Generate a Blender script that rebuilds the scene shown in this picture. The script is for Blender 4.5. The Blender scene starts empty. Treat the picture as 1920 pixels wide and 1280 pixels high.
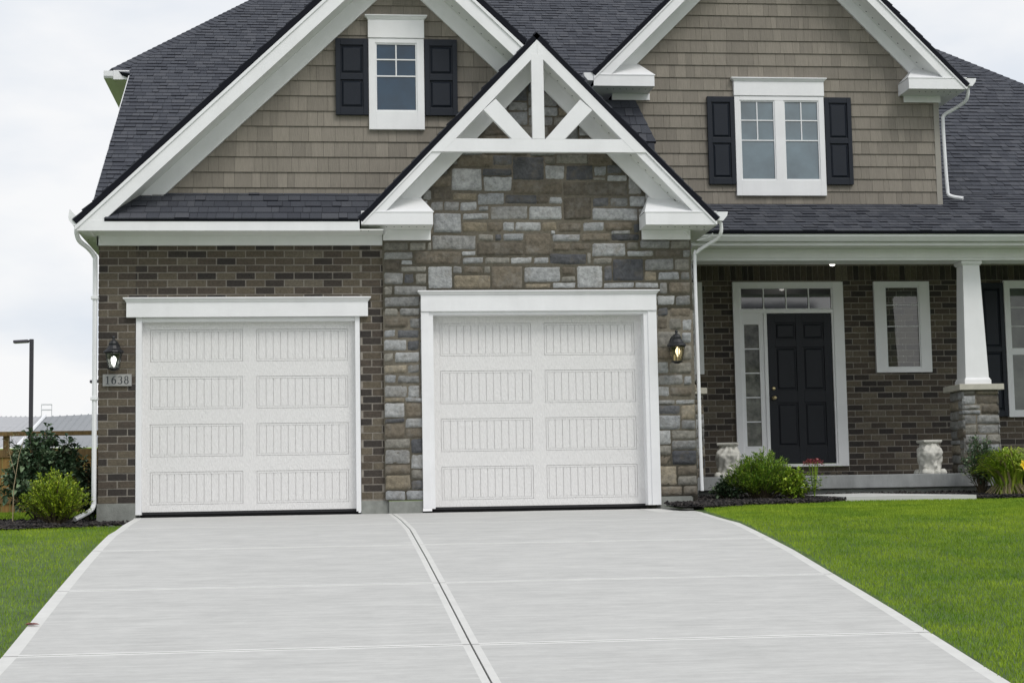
import bpy, math, random
import numpy as np
from mathutils import Vector, Matrix, noise as mnoise
R = math.radians
scene = bpy.context.scene
col = scene.collection

# ---------------------------------------------------------------- camera
CAM = Vector((2.0458, -18.9184, -0.0143))
YAW, PIT, ROL = .1102, .0982, -.0180
fw = Vector((math.sin(YAW)*math.cos(PIT), math.cos(YAW)*math.cos(PIT), math.sin(PIT)))
ri = Vector((math.cos(YAW), -math.sin(YAW), 0)); up = ri.cross(fw)
r2 = math.cos(ROL)*ri + math.sin(ROL)*up; u2 = -math.sin(ROL)*ri + math.cos(ROL)*up
cd = bpy.data.cameras.new('camera'); cam = bpy.data.objects.new('camera', cd); col.objects.link(cam)
m = Matrix.Identity(4)
for i in range(3):
    m[i][0] = r2[i]; m[i][1] = u2[i]; m[i][2] = -fw[i]; m[i][3] = CAM[i]
cam.matrix_world = m
cd.lens = 60.0; cd.sensor_width = 36; cd.clip_start = .1; cd.clip_end = 2000
scene.camera = cam

# ---------------------------------------------------------------- sky and sun
SUN_EL, SUN_AZ = R(50), R(152)           # azimuth measured clockwise from +Y
w = bpy.data.worlds.new('World'); scene.world = w; w.use_nodes = True
nt = w.node_tree; nt.nodes.clear()
out = nt.nodes.new('ShaderNodeOutputWorld'); add = nt.nodes.new('ShaderNodeAddShader')
sky = nt.nodes.new('ShaderNodeTexSky'); sky.sky_type = 'NISHITA'; sky.sun_disc = False
sky.sun_elevation = SUN_EL; sky.sun_rotation = SUN_AZ; sky.air_density = 1; sky.dust_density = 3
bg1 = nt.nodes.new('ShaderNodeBackground'); bg1.inputs[1].default_value = .006
nt.links.new(sky.outputs[0], bg1.inputs[0])
tc = nt.nodes.new('ShaderNodeTexCoord'); mp = nt.nodes.new('ShaderNodeMapping'); mp.inputs['Scale'].default_value = (1.0, 1.0, 2.6)
no = nt.nodes.new('ShaderNodeTexNoise'); no.inputs['Scale'].default_value = 3.1; no.inputs['Detail'].default_value = 6; no.inputs['Roughness'].default_value = .5
cr = nt.nodes.new('ShaderNodeValToRGB')
cr.color_ramp.elements[0].position = .40; cr.color_ramp.elements[0].color = (.60, .655, .73, 1)
cr.color_ramp.elements[1].position = .58; cr.color_ramp.elements[1].color = (.82, .822, .828, 1)
bg2 = nt.nodes.new('ShaderNodeBackground'); bg2.inputs[1].default_value = 1.0
L = nt.links.new
L(tc.outputs['Generated'], mp.inputs[0]); L(mp.outputs[0], no.inputs[0]); sx_ = nt.nodes.new('ShaderNodeSeparateXYZ'); L(tc.outputs['Generated'], sx_.inputs[0])
hz_ = nt.nodes.new('ShaderNodeMapRange'); hz_.inputs[1].default_value = 0; hz_.inputs[2].default_value = .22; hz_.inputs[3].default_value = .24; hz_.inputs[4].default_value = 0; L(sx_.outputs[2], hz_.inputs[0])
ad_ = nt.nodes.new('ShaderNodeMath'); L(no.outputs[0], ad_.inputs[0]); L(hz_.outputs[0], ad_.inputs[1]); L(ad_.outputs[0], cr.inputs[0])
L(cr.outputs[0], bg2.inputs[0]); L(bg1.outputs[0], add.inputs[0]); L(bg2.outputs[0], add.inputs[1]); L(add.outputs[0], out.inputs[0])
sd = bpy.data.lights.new('sun', 'SUN'); sd.energy = 1.25; sd.angle = R(22); sd.color = (1, .965, .92)
so = bpy.data.objects.new('sun', sd); col.objects.link(so)
sv = Vector((math.sin(SUN_AZ)*math.cos(SUN_EL), math.cos(SUN_AZ)*math.cos(SUN_EL), math.sin(SUN_EL)))
so.rotation_euler = sv.to_track_quat('Z', 'Y').to_euler(); so.location = (0, -10, 20)
scene.view_settings.view_transform = 'Standard'; scene.view_settings.look = 'None'
scene.view_settings.exposure = .17; scene.view_settings.gamma = 1
scene.render.engine = 'CYCLES'

# ---------------------------------------------------------------- helpers
def tag(o, label=None, cat=None, group=None, kind=None):
    if label: o['label'] = label
    if cat: o['category'] = cat
    if group: o['group'] = group
    if kind: o['kind'] = kind
    return o
def empty(name, loc=(0,0,0), **k):
    o = bpy.data.objects.new(name, None); o.location = loc; o.empty_display_size = .2; col.objects.link(o); return tag(o, **k)
class MB:
    def __init__(s): s.v = []; s.f = []; s.mi = []
    def add(s, vs, fs, mi=0):
        b = len(s.v); s.v += [tuple(p) for p in vs]; s.f += [tuple(i+b for i in f) for f in fs]; s.mi += [mi]*len(fs); return s
    def box(s, x0, x1, y0, y1, z0, z1, mi=0):
        return s.add([(x0,y0,z0),(x1,y0,z0),(x1,y1,z0),(x0,y1,z0),(x0,y0,z1),(x1,y0,z1),(x1,y1,z1),(x0,y1,z1)],
                     [(0,3,2,1),(4,5,6,7),(0,1,5,4),(1,2,6,5),(2,3,7,6),(3,0,4,7)], mi)
    def hexa(s, p, mi=0):   # 8 points like box order
        return s.add(p, [(0,3,2,1),(4,5,6,7),(0,1,5,4),(1,2,6,5),(2,3,7,6),(3,0,4,7)], mi)
    def prism(s, pts, a, b, mi=0):   # two lists of 3-D points made by functions a,b
        A = [a(p) for p in pts]; B = [b(p) for p in pts]; n = len(pts)
        return s.add(A+B, [tuple(range(n))[::-1], tuple(range(n, 2*n))] + [(i, (i+1)%n, (i+1)%n+n, i+n) for i in range(n)], mi)
    def py(s, pts, y0, y1, mi=0):    # polygon in XZ (counter-clockwise seen from the front) extruded along Y
        return s.prism(pts, lambda p: (p[0], y1, p[1]), lambda p: (p[0], y0, p[1]), mi)
    def px(s, pts, x0, x1, mi=0):    # polygon in YZ extruded along X
        return s.prism(pts, lambda p: (x0, p[0], p[1]), lambda p: (x1, p[0], p[1]), mi)
    def pz(s, pts, z0, z1, mi=0):
        return s.prism(pts, lambda p: (p[0], p[1], z0), lambda p: (p[0], p[1], z1), mi)
    def tube(s, pts, r, n=10, cap=True, mi=0, sx=1.0):
        rings = []; pts = [Vector(p) for p in pts]
        rr = r if isinstance(r, (list, tuple)) else [r]*len(pts)
        for i, p in enumerate(pts):
            t = (pts[min(i+1, len(pts)-1)] - pts[max(i-1, 0)]).normalized()
            a = Vector((0,0,1)) if abs(t.z) < .9 else Vector((0,1,0))
            e1 = t.cross(a).normalized(); e2 = t.cross(e1).normalized()
            rings.append([p + e1*rr[i]*math.cos(2*math.pi*k/n)*sx + e2*rr[i]*math.sin(2*math.pi*k/n) for k in range(n)])
        vs = [v for ring in rings for v in ring]; fs = []
        for i in range(len(pts)-1):
            for k in range(n): fs.append((i*n+k, i*n+(k+1)%n, (i+1)*n+(k+1)%n, (i+1)*n+k))
        if cap: fs += [tuple(range(n))[::-1], tuple(range((len(pts)-1)*n, len(pts)*n))]
        return s.add(vs, fs, mi)
    def lathe(s, prof, c, n=24, mi=0, sq=1):
        vs = []; fs = []
        for (r, z) in prof:
            for k in range(n):
                a = 2*math.pi*k/n; vs.append((c[0]+r*math.cos(a), c[1]+r*math.sin(a), c[2]+z))
        for i in range(len(prof)-1):
            for k in range(n): fs.append((i*n+k, i*n+(k+1)%n, (i+1)*n+(k+1)%n, (i+1)*n+k))
        fs += [tuple(range(n))[::-1], tuple(range((len(prof)-1)*n, len(prof)*n))]
        return s.add(vs, fs, mi)
    def build(s, name, mats, parent=None, bevel=0, smooth=False, label=None):
        me = bpy.data.meshes.new(name); me.from_pydata(s.v, [], s.f)
        mats = mats if isinstance(mats, (list, tuple)) else [mats]
        for mm in mats: me.materials.append(mm)
        if len(mats) > 1: me.polygons.foreach_set('material_index', s.mi)
        if smooth: me.polygons.foreach_set('use_smooth', [True]*len(me.polygons))
        me.update()
        o = bpy.data.objects.new(name, me); col.objects.link(o)
        if parent: o.parent = parent
        if bevel:
            b = o.modifiers.new('bevel', 'BEVEL'); b.width = bevel; b.segments = 2; b.limit_method = 'ANGLE'; b.angle_limit = R(40)
        if label: o['label'] = label
        return o
def clip(poly, reg):      # Sutherland-Hodgman; reg convex, counter-clockwise
    for i in range(len(reg)):
        a = reg[i]; b = reg[(i+1) % len(reg)]; out_ = []
        ins = lambda p: (b[0]-a[0])*(p[1]-a[1]) - (b[1]-a[1])*(p[0]-a[0]) >= -1e-9
        for j in range(len(poly)):
            p = poly[j]; q = poly[(j+1) % len(poly)]; ip = ins(p); iq = ins(q)
            if ip: out_.append(p)
            if ip != iq:
                d1 = (b[0]-a[0])*(p[1]-a[1]) - (b[1]-a[1])*(p[0]-a[0]); d2 = (b[0]-a[0])*(q[1]-a[1]) - (b[1]-a[1])*(q[0]-a[0])
                t = d1/(d1-d2); out_.append((p[0]+t*(q[0]-p[0]), p[1]+t*(q[1]-p[1])))
        poly = out_
        if len(poly) < 3: return []
    return poly
def area(p): return .5*sum(p[i][0]*p[(i+1)%len(p)][1]-p[(i+1)%len(p)][0]*p[i][1] for i in range(len(p)))

# ---------------------------------------------------------------- materials
def mat(name, c, rough=.6, var=0, vscale=8, bump=0, bscale=60, metal=0, spec=.5, stretch=(1,1,1), ramp=None, isl=0, c2=None, bstretch=None, coat=0, detail=4, nr=.6, streak=None):
    m = bpy.data.materials.new(name); m.use_nodes = True; nt = m.node_tree; n = nt.nodes; L = nt.links.new
    b = n['Principled BSDF']; b.inputs['Roughness'].default_value = rough; b.inputs['Metallic'].default_value = metal
    b.inputs['Specular IOR Level'].default_value = spec; b.inputs['Coat Weight'].default_value = coat
    tc = n.new('ShaderNodeTexCoord'); src = None
    if ramp or isl:
        g = n.new('ShaderNodeNewGeometry')
        cr = n.new('ShaderNodeValToRGB'); cr.color_ramp.interpolation = 'LINEAR'
        el = cr.color_ramp.elements
        rp = ramp or [(0, tuple(x*(1-isl) for x in c)), (1, tuple(x*(1+isl) for x in c))]
        while len(el) < len(rp): el.new(.5)
        for e, (p, cc) in zip(el, rp): e.position = p; e.color = (*cc, 1)
        L(g.outputs['Random Per Island'], cr.inputs[0]); src = cr.outputs[0]
    if var:
        mp = n.new('ShaderNodeMapping'); mp.inputs['Scale'].default_value = stretch
        no = n.new('ShaderNodeTexNoise'); no.inputs['Scale'].default_value = vscale; no.inputs['Detail'].default_value = detail; no.inputs['Roughness'].default_value = nr
        L(tc.outputs['Object'], mp.inputs[0]); L(mp.outputs[0], no.inputs[0])
        mr = n.new('ShaderNodeMapRange'); mr.inputs[1].default_value = .3; mr.inputs[2].default_value = .7; mr.inputs[3].default_value = 0; mr.inputs[4].default_value = 1
        L(no.outputs[0], mr.inputs[0])
        mx = n.new('ShaderNodeMix'); mx.data_type = 'RGBA'
        L(mr.outputs[0], mx.inputs[0])
        if src is None:
            a = tuple(x*(1-var) for x in c); d = c2 or tuple(min(1, x*(1+var)) for x in c)
            mx.inputs[6].default_value = (*a, 1); mx.inputs[7].default_value = (*d, 1)
        else:
            hs = n.new('ShaderNodeMix'); hs.data_type = 'RGBA'; hs.blend_type = 'MULTIPLY'; hs.inputs[0].default_value = 1
            L(src, hs.inputs[6]); hs.inputs[7].default_value = (1-var, 1-var, 1-var, 1)
            hb = n.new('ShaderNodeMix'); hb.data_type = 'RGBA'; hb.blend_type = 'MULTIPLY'; hb.inputs[0].default_value = 1
            hb.clamp_result = False
            L(src, hb.inputs[6]); hb.inputs[7].default_value = (1+var, 1+var, 1+var, 1)
            L(hs.outputs[2], mx.inputs[6]); L(hb.outputs[2], mx.inputs[7])
        src = mx.outputs[2]
    if streak:
        mp3 = n.new('ShaderNodeMapping'); mp3.inputs['Scale'].default_value = streak[1]; n3 = n.new('ShaderNodeTexNoise'); n3.inputs['Scale'].default_value = 1; n3.inputs['Detail'].default_value = 8; n3.inputs['Roughness'].default_value = .7
        r3 = n.new('ShaderNodeMapRange'); r3.inputs[1].default_value = .3; r3.inputs[2].default_value = .7; r3.inputs[3].default_value = 1-streak[0]; r3.inputs[4].default_value = 1+streak[0]
        m3 = n.new('ShaderNodeVectorMath'); m3.operation = 'SCALE'
        L(tc.outputs['Object'], mp3.inputs[0]); L(mp3.outputs[0], n3.inputs[0]); L(n3.outputs[0], r3.inputs[0]); L(src, m3.inputs[0]); L(r3.outputs[0], m3.inputs['Scale']); src = m3.outputs[0]
    if src is not None: L(src, b.inputs['Base Color'])
    else: b.inputs['Base Color'].default_value = (*c, 1)
    if bump:
        mp2 = n.new('ShaderNodeMapping'); mp2.inputs['Scale'].default_value = bstretch or stretch
        nb = n.new('ShaderNodeTexNoise'); nb.inputs['Scale'].default_value = bscale; nb.inputs['Detail'].default_value = 3
        bp = n.new('ShaderNodeBump'); bp.inputs['Strength'].default_value = bump; bp.inputs['Distance'].default_value = .01
        L(tc.outputs['Object'], mp2.inputs[0]); L(mp2.outputs[0], nb.inputs[0]); L(nb.outputs[0], bp.inputs['Height']); L(bp.outputs[0], b.inputs['Normal'])
    return m
WHITE = mat('white_trim', (.83,.835,.845), .5, var=.04, vscale=3, bump=.06, bscale=25, streak=(.022,(7,7,.7)))
WHITE2 = mat('white_aluminium', (.82,.83,.84), .38, var=.03, vscale=4)
SOFFIT = mat('soffit_vinyl', (.84,.85,.83), .5, var=.03, vscale=4)
CREAM = mat('cast_stone_cap', (.50,.48,.41), .8, var=.08, vscale=12, bump=.15, bscale=120)
DOORW = mat('garage_door_paint', (.76,.753,.745), .42, var=.045, vscale=55, stretch=(1,1,.45), bump=.65, bscale=75, bstretch=(1,1,.35), detail=8)
SIDING = mat('shake_siding', (.225,.202,.168), .78, isl=.14, var=.10, vscale=60, stretch=(1,1,.06), bump=.35, bscale=130, bstretch=(1,1,.05))
SHING = mat('roof_shingles', (.07,.07,.08), .9, spec=.25, ramp=[(0,(.055,.059,.072)),(.5,(.070,.075,.090)),(1,(.088,.092,.106))], var=.30, vscale=160, bump=.5, bscale=260)
BLACKEDGE = mat('drip_edge', (.008,.009,.014), .8, spec=.15)
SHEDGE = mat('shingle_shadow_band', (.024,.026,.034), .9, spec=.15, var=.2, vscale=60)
SHUT = mat('shutter_vinyl', (.010,.014,.022), .45, spec=.3, var=.06, vscale=4, bump=.05, bscale=90)
ENTRY = mat('entry_door_paint', (.009,.011,.016), .42, spec=.3, var=.1, vscale=3, bump=.03, bscale=80)
MORTAR = mat('mortar', (.29,.265,.23), .95, var=.18, vscale=30, bump=.5, bscale=180)
BRICK = mat('brown_brick', (.08,.06,.05), .88, ramp=[(0,(.034,.029,.026)),(.24,(.046,.038,.032)),(.40,(.078,.062,.048)),(.65,(.098,.080,.057)),(.88,(.122,.102,.072)),(1,(.15,.13,.098))], var=.28, vscale=45, bump=.6, bscale=150)
SMORTAR = mat('stone_mortar', (.15,.135,.105), .95, var=.2, vscale=40, bump=.5, bscale=150)
def stn(nm, a, b):
    m = mat('stone_'+nm, a, .88, ramp=[(0,a),(.5,tuple((x+y)/2 for x,y in zip(a,b))),(1,b)], var=.48, vscale=18, nr=.76, bump=1.0, bscale=34, detail=10)
    n = m.node_tree.nodes; L = m.node_tree.links.new; B = n['Principled BSDF']; src = B.inputs['Base Color'].links[0].from_socket
    t = n.new('ShaderNodeTexCoord'); q = n.new('ShaderNodeTexNoise'); q.inputs['Scale'].default_value = 7; q.inputs['Detail'].default_value = 6; q.inputs['Roughness'].default_value = .65
    r = n.new('ShaderNodeMapRange'); r.inputs[1].default_value = .50; r.inputs[2].default_value = .70; r.inputs[3].default_value = 0; r.inputs[4].default_value = .42
    x = n.new('ShaderNodeMix'); x.data_type = 'RGBA'; x.inputs[7].default_value = (.15,.125,.085,1) if nm in ('light_grey','grey','charcoal') else (.24,.235,.215,1)
    L(t.outputs['Object'], q.inputs[0]); L(q.outputs[0], r.inputs[0]); L(r.outputs[0], x.inputs[0]); L(src, x.inputs[6]); L(x.outputs[2], B.inputs['Base Color']); return m
STONES = [stn('light_grey',(.25,.26,.266),(.37,.378,.376)), stn('grey',(.18,.183,.18),(.265,.265,.255)), stn('charcoal',(.060,.063,.070),(.115,.118,.124)), stn('brown',(.098,.085,.066),(.168,.143,.107)), stn('tan',(.19,.162,.115),(.27,.235,.175)), stn('warm_grey',(.18,.172,.148),(.25,.24,.21))]
CONC = mat('foundation_concrete', (.24,.25,.23), .9, var=.2, vscale=9, bump=.4, bscale=70)
SLABM = mat('porch_concrete', (.27,.28,.28), .85, var=.22, vscale=5, stretch=(1,1,.4), bump=.2, bscale=90)
DRIVE = mat('driveway_concrete', (.55,.548,.53), .9, var=.17, vscale=3.4, stretch=(.7,1.3,1), bump=.7, bscale=110, bstretch=(.06,1.2,1), c2=(.60,.596,.575), detail=15, nr=.80, streak=(.10,(2.6,26,1)))
DRIVE2 = mat('driveway_tooled_edge', (.64,.635,.61), .75, var=.06, vscale=6, bump=.06, bscale=120)
DRIVE3 = mat('driveway_control_joint', (.72,.715,.69), .8, var=.08, vscale=8)
WALKM = mat('walk_concrete', (.58,.58,.56), .85, var=.05, vscale=6, bump=.1, bscale=120)
JOINT = mat('joint_filler', (.17,.17,.155), .9, var=.3, vscale=20)
SEAL = mat('rubber_seal', (.012,.012,.014), .7)
METALB = mat('black_metal', (.010,.011,.014), .45, var=.15, vscale=10)
BRASS = mat('brushed_brass', (.75,.62,.36), .3, metal=1)
def glass(name, c, r=.04, spec=.9, c2=None, vs=1.5, coat=0):
    return mat(name, c, r, var=.38, vscale=vs, spec=spec, bump=.02, bscale=2, c2=c2, coat=coat)  # noise in the base colour paints uneven reflections on the panes
GL_L = glass('window_glass_dark', (.012,.042,.078), spec=1)
GL_R = glass('window_glass_pale', (.095,.140,.165), spec=1)  # pale blue-grey opaque pane, nothing modelled behind it
GL_T = glass('transom_glass', (.010,.012,.014), spec=1.0)
GL_S = glass('sidelight_glass', (.075,.074,.060), spec=1.0, c2=(.24,.235,.20), vs=9)
for g_, i_ in ((GL_L, 1.45), (GL_R, 1.6), (GL_T, 1.75), (GL_S, 1.75)): g_.node_tree.nodes['Principled BSDF'].inputs['IOR'].default_value = i_
GL_P = glass('porch_glass', (.055,.070,.064), spec=.8, c2=(.13,.15,.13), vs=2.5)
def clearglass():
    m = bpy.data.materials.new('clear_glass'); m.use_nodes = True; n = m.node_tree.nodes; L = m.node_tree.links.new
    n.clear(); o = n.new('ShaderNodeOutputMaterial'); t = n.new('ShaderNodeBsdfTransparent'); g = n.new('ShaderNodeBsdfGlossy'); x = n.new('ShaderNodeMixShader')
    t.inputs[0].default_value = (.86,.9,.88,1); g.inputs['Roughness'].default_value = .03; x.inputs[0].default_value = .11; L(t.outputs[0], x.inputs[1]); L(g.outputs[0], x.inputs[2]); L(x.outputs[0], o.inputs[0]); return m
CLEAR = clearglass()
CURT = mat('sheer_curtain', (.93,.95,.90), .9, var=.1, vscale=6)
BACKING = mat('pale_backing', (.60,.68,.63), .9)  # pale greenish tone of the panel added behind the porch panes
def emis(name, c, s):
    m = bpy.data.materials.new(name); m.use_nodes = True; b = m.node_tree.nodes['Principled BSDF']
    b.inputs['Base Color'].default_value = (*c, 1); b.inputs['Emission Color'].default_value = (*c, 1); b.inputs['Emission Strength'].default_value = s; return m
BULBW = emis('bulb_cool', (1,.98,.95), 2.2); BULBY = emis('bulb_warm', (1,.90,.62), 2.0); BULBC = emis('ceiling_bulb', (1,.97,.9), 2.5)

# ---------------------------------------------------------------- house
house = empty('house', (0,0,0), label='two-storey suburban house with two white garage doors, stone gable, brown brick and grey shake siding', cat='house')
def zl(p, q):             # line through two (x,z) points
    k = (q[1]-p[1])/(q[0]-p[0]); return lambda x: p[1] + k*(x-p[0])
def strip(mb, f, x0, x1, top, bot, y0, y1, mi=0, zmin=-9):
    if x0 > x1: x0, x1 = x1, x0
    P = clip([(x0, f(x0)-bot), (x1, f(x1)-bot), (x1, f(x1)-top), (x0, f(x0)-top)], [(-99,zmin),(99,zmin),(99,99),(-99,99)])
    mb.py(P, y0, y1, mi)

# -- shingles laid as separate tabs on a plane
def shingles(mb, O, U, V, reg, seed=0, e=.143, lift=.010, exp=.42, wmin=.08, wmax=.20):
    rnd = random.Random(seed); O = Vector(O); U = Vector(U).normalized(); V = Vector(V).normalized(); N = U.cross(V).normalized()
    if N.z < 0: N = -N
    if area(reg) < 0: reg = reg[::-1]
    u0 = min(p[0] for p in reg); u1 = max(p[0] for p in reg); v0 = min(p[1] for p in reg); v1 = max(p[1] for p in reg)
    v = v0
    while v < v1:
        u = u0 - rnd.random()*.3
        while u < u1:
            wd = rnd.uniform(wmin, wmax); ex = rnd.random() < exp; extra = .0055 if ex else 0; dv = rnd.uniform(-.003, .003)
            pl = clip([(u+.002, v+dv), (u+wd-.002, v+dv), (u+wd-.002, v+e+.004), (u+.002, v+e+.004)], reg)
            if pl and abs(area(pl)) > 2e-4:
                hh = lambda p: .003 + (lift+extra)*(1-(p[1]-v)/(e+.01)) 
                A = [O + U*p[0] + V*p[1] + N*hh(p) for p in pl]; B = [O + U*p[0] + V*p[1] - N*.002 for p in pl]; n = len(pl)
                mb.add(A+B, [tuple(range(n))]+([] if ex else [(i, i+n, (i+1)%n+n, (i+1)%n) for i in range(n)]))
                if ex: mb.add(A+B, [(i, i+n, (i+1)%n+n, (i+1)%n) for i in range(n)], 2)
            u += wd
        v += e
def roofslab(name, O, U, V, reg, seed, th=.04, parent=house, exp=.36):
    """a solid roof deck with shingle tabs on top; reg in plane coordinates"""
    Ov = Vector(O); Uv = Vector(U).normalized(); Vv = Vector(V).normalized(); N = Uv.cross(Vv).normalized()
    if N.z < 0: N = -N
    if area(reg) < 0: reg = reg[::-1]
    mb = MB(); mb.prism(reg, lambda p: Ov+Uv*p[0]+Vv*p[1]-N*th, lambda p: Ov+Uv*p[0]+Vv*p[1], 1)
    k = len(mb.f); shingles(mb, O, U, V, reg, seed, exp=exp)
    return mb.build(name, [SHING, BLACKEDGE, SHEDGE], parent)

# -- siding
def siding(name, reg, y, seed, row=.170, zbase=0, corner=None):
    rnd = random.Random(seed); mb = MB()
    if area(reg) < 0: reg = reg[::-1]
    mb.py(reg, y+.004, y+.12, 1)
    x0 = min(p[0] for p in reg); x1 = max(p[0] for p in reg); z0 = min(p[1] for p in reg); z1 = max(p[1] for p in reg)
    z = z0 - (0 if zbase is None else zbase)
    while z < z1:
        x = x0 - rnd.random()*.3
        while x < x1:
            wd = rnd.choice((.075,.10,.12,.15,.18,.22)) * rnd.uniform(.9,1.1); g = .0012
            pl = clip([(x+g, z+.0), (x+wd-g, z), (x+wd-g, z+row-.001), (x+g, z+row-.001)], reg)
            if pl and abs(area(pl)) > 1e-4:
                yy = lambda p: y - .004 - .015*(1-(p[1]-z)/row)
                n = len(pl); A = [(p[0], yy(p), p[1]) for p in pl]; B = [(p[0], y+.002, p[1]) for p in pl]
                mb.add(A+B, [tuple(range(n))] + [(i, i+n, (i+1)%n+n, (i+1)%n) for i in range(n)])
            x += wd
        z += row
    return mb.build(name, [SIDING, SIDBACK], house)
SIDBACK = mat('siding_backing', (.055,.05,.042), .9)

# -- bricks
def bricks(mb, regs, y, seed, zoff=0, xoff=0, pitch=.0813, L=.2127, proud=.0045, axis='x', sgn=-1):
    rnd = random.Random(seed)
    X0 = min(r[0] for r in regs)-.3; X1 = max(r[1] for r in regs)+.3; Z0 = min(r[2] for r in regs); Z1 = max(r[3] for r in regs)
    k = math.floor((Z0-zoff)/pitch)
    while zoff+k*pitch < Z1:
        z = zoff+k*pitch; x = math.floor((X0-xoff)/L)*L + xoff + (L/2 if k % 2 else 0)
        while x < X1:
            jx = rnd.uniform(-.0015,.0015); jz = rnd.uniform(-.0018,.0018); pr = proud + rnd.uniform(-.0015,.002)
            for (a, b, c, d) in regs:
                xa = max(x+jx, a); xb = min(x+jx+L-.013, b); za = max(z+jz+.0065, c); zb = min(z+jz+pitch-.0065, d)
                if xb-xa > .015 and zb-za > .02:
                    if axis == 'x': mb.hexa([(xa,y-pr,za),(xb,y-pr,za),(xb,y+.01,za),(xa,y+.01,za),(xa,y-pr,zb),(xb,y-pr,zb),(xb,y+.01,zb),(xa,y+.01,zb)])
                    else:           # wall lying along Y at x = y
                        f = sgn*pr; mb.hexa([(y+f,xa,za),(y+f,xb,za),(y-sgn*.01,xb,za),(y-sgn*.01,xa,za),(y+f,xa,zb),(y+f,xb,zb),(y-sgn*.01,xb,zb),(y-sgn*.01,xa,zb)])
            x += L
        k += 1

# -- stones
KLS = 'lgdbtw'
def stone_(mb, reg, fn, rnd, a, b, c, d, kl):
    g = .0038; a += g; b -= g; c += g; d -= g
    pc = clip([(a,c),(b,c),(b,d),(a,d)], reg)
    if not pc or abs(area(pc)) < .30*(b-a)*(d-c): return False
    full = abs(area(pc)) > .995*(b-a)*(d-c)
    if not full:
        a = min(p[0] for p in pc); b = max(p[0] for p in pc); c = min(p[1] for p in pc); d = max(p[1] for p in pc)
    n1 = max(5, int((b-a)/.019)); n2 = max(5, int((d-c)/.019)); base = rnd.uniform(.002, .016); sd_ = rnd.random()*50
    sk = [rnd.uniform(-.008,.008) for _ in range(4)]; vs = []; fs = []
    for q in range(n2+1):
        for p in range(n1+1):
            s = p/n1; t = q/n2; ed = min(s*(b-a), (1-s)*(b-a), t*(d-c), (1-t)*(d-c))
            prof = min(1, ed/.004)**.5
            uu = a+(b-a)*s + (1-t)*0 + sk[0]*(t-.5)*(1 if s > .5 else -1)*1.2; vv = c+(d-c)*t + sk[1]*(s-.5)*1.2 + mnoise.noise(Vector((uu*9,sd_,1)))*.004
            # rounded corners
            cs = max(0, .010-s*(b-a), .010-(1-s)*(b-a)); ct = max(0, .010-t*(d-c), .010-(1-t)*(d-c))
            if cs > 0 and ct > 0:
                uu += (.10*min(cs, ct))*(1 if s < .5 else -1); vv += (.10*min(cs, ct))*(1 if t < .5 else -1)
            nn = mnoise.noise(Vector((uu*18+sd_, vv*18, sd_)))*.012 + mnoise.noise(Vector((uu*45, vv*60+sd_, 3)))*.007
            vs.append(fn(uu, vv, -.004 + (base+.010)*prof + nn*min(1, ed/.012)))
    for q in range(n2):
        for p in range(n1): k = q*(n1+1)+p; fs.append((k, k+1, k+n1+2, k+n1+1))
    mb.add(vs, fs, kl)
    return True
def stones(mb, reg, holes, fn, seed, unit=.057, hs=(1,2,2,2,2,2,3,3,3,4), ws=(3,4,4,5,5,6,6,7,8), hand=None, gen=True):
    """irregular ashlar. reg convex polygon in (u,v); fn(u,v,d)->point, d is how proud it stands"""
    rnd = random.Random(seed)
    if area(reg) < 0: reg = reg[::-1]
    u0 = min(p[0] for p in reg); u1 = max(p[0] for p in reg); v0 = min(p[1] for p in reg); v1 = max(p[1] for p in reg)
    nu = max(1, round((u1-u0)/unit)); nv = max(1, round((v1-v0)/unit)); du = (u1-u0)/nu; dv = (v1-v0)/nv
    occ = np.zeros((nv+8, nu+8), bool); occ[:, nu:] = True; occ[nv:, :] = True
    for (a, b, c, d) in holes:
        for i in range(nv):
            for j in range(nu):
                uc = u0+(j+.5)*du; vc = v0+(i+.5)*dv
                if a < uc < b and c < vc < d: occ[i, j] = True
    for H_ in (hand or []):
        stone_(mb, reg, fn, rnd, *H_)
        for i in range(nv):
            for j in range(nu):
                uc = u0+(j+.5)*du; vc = v0+(i+.5)*dv
                if H_[0]-.012 < uc < H_[1]+.012 and H_[2]-.012 < vc < H_[3]+.012: occ[i, j] = True
    for i in range(nv):
        j = 0
        while j < nu:
            if occ[i, j]: j += 1; continue
            h = rnd.choice(hs); w_ = rnd.choice(ws)
            if h >= 3: w_ = min(max(w_, h+1), rnd.choice((5,6)))
            if h == 4: w_ = 4
            if h <= 2: w_ = max(w_, h+1)
            if h == 1: w_ = max(w_, 3)
            mw = 0
            while mw < 9 and not occ[i, j+mw]: mw += 1
            if mw - w_ in (1,2): w_ = mw if mw <= 8 else w_
            w_ = max(1, min(w_, mw))
            hh = 1
            while hh < h and not occ[i+hh, j:j+w_].any(): hh += 1
            occ[i:i+hh, j:j+w_] = True
            a = u0+j*du; b = a+w_*du; c = v0+i*dv; d = c+hh*dv
            kl = rnd.choices(range(6), (24,24,9,20,7,16))[0]
            if not stone_(mb, reg, fn, rnd, a, b, c, d, kl): j += w_; continue
            j += w_

# garage wall of brick (plane y = 0)
mb = MB(); regs = [(-.40,-.005,.125,2.99), (2.445,2.70,.11,2.99), (-.005,2.445,2.16,2.99)]
for (a,b,c,d) in regs: mb.box(a if a > -.1 else a+.004, b, .001, .25, c, d, 1)
bricks(mb, regs, .0, 3, zoff=.128, xoff=-.40)
mb.box(-.40, -.396, .002, 4, .0, 3.05, 1); bricks(mb, [(.0,4.0,.125,3.0)], -.40, 5, zoff=.128, xoff=0, axis='y', sgn=-1)
mb.build('garage_wall', [BRICK, MORTAR], house, label='brown brick wall round the left garage door')
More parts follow.
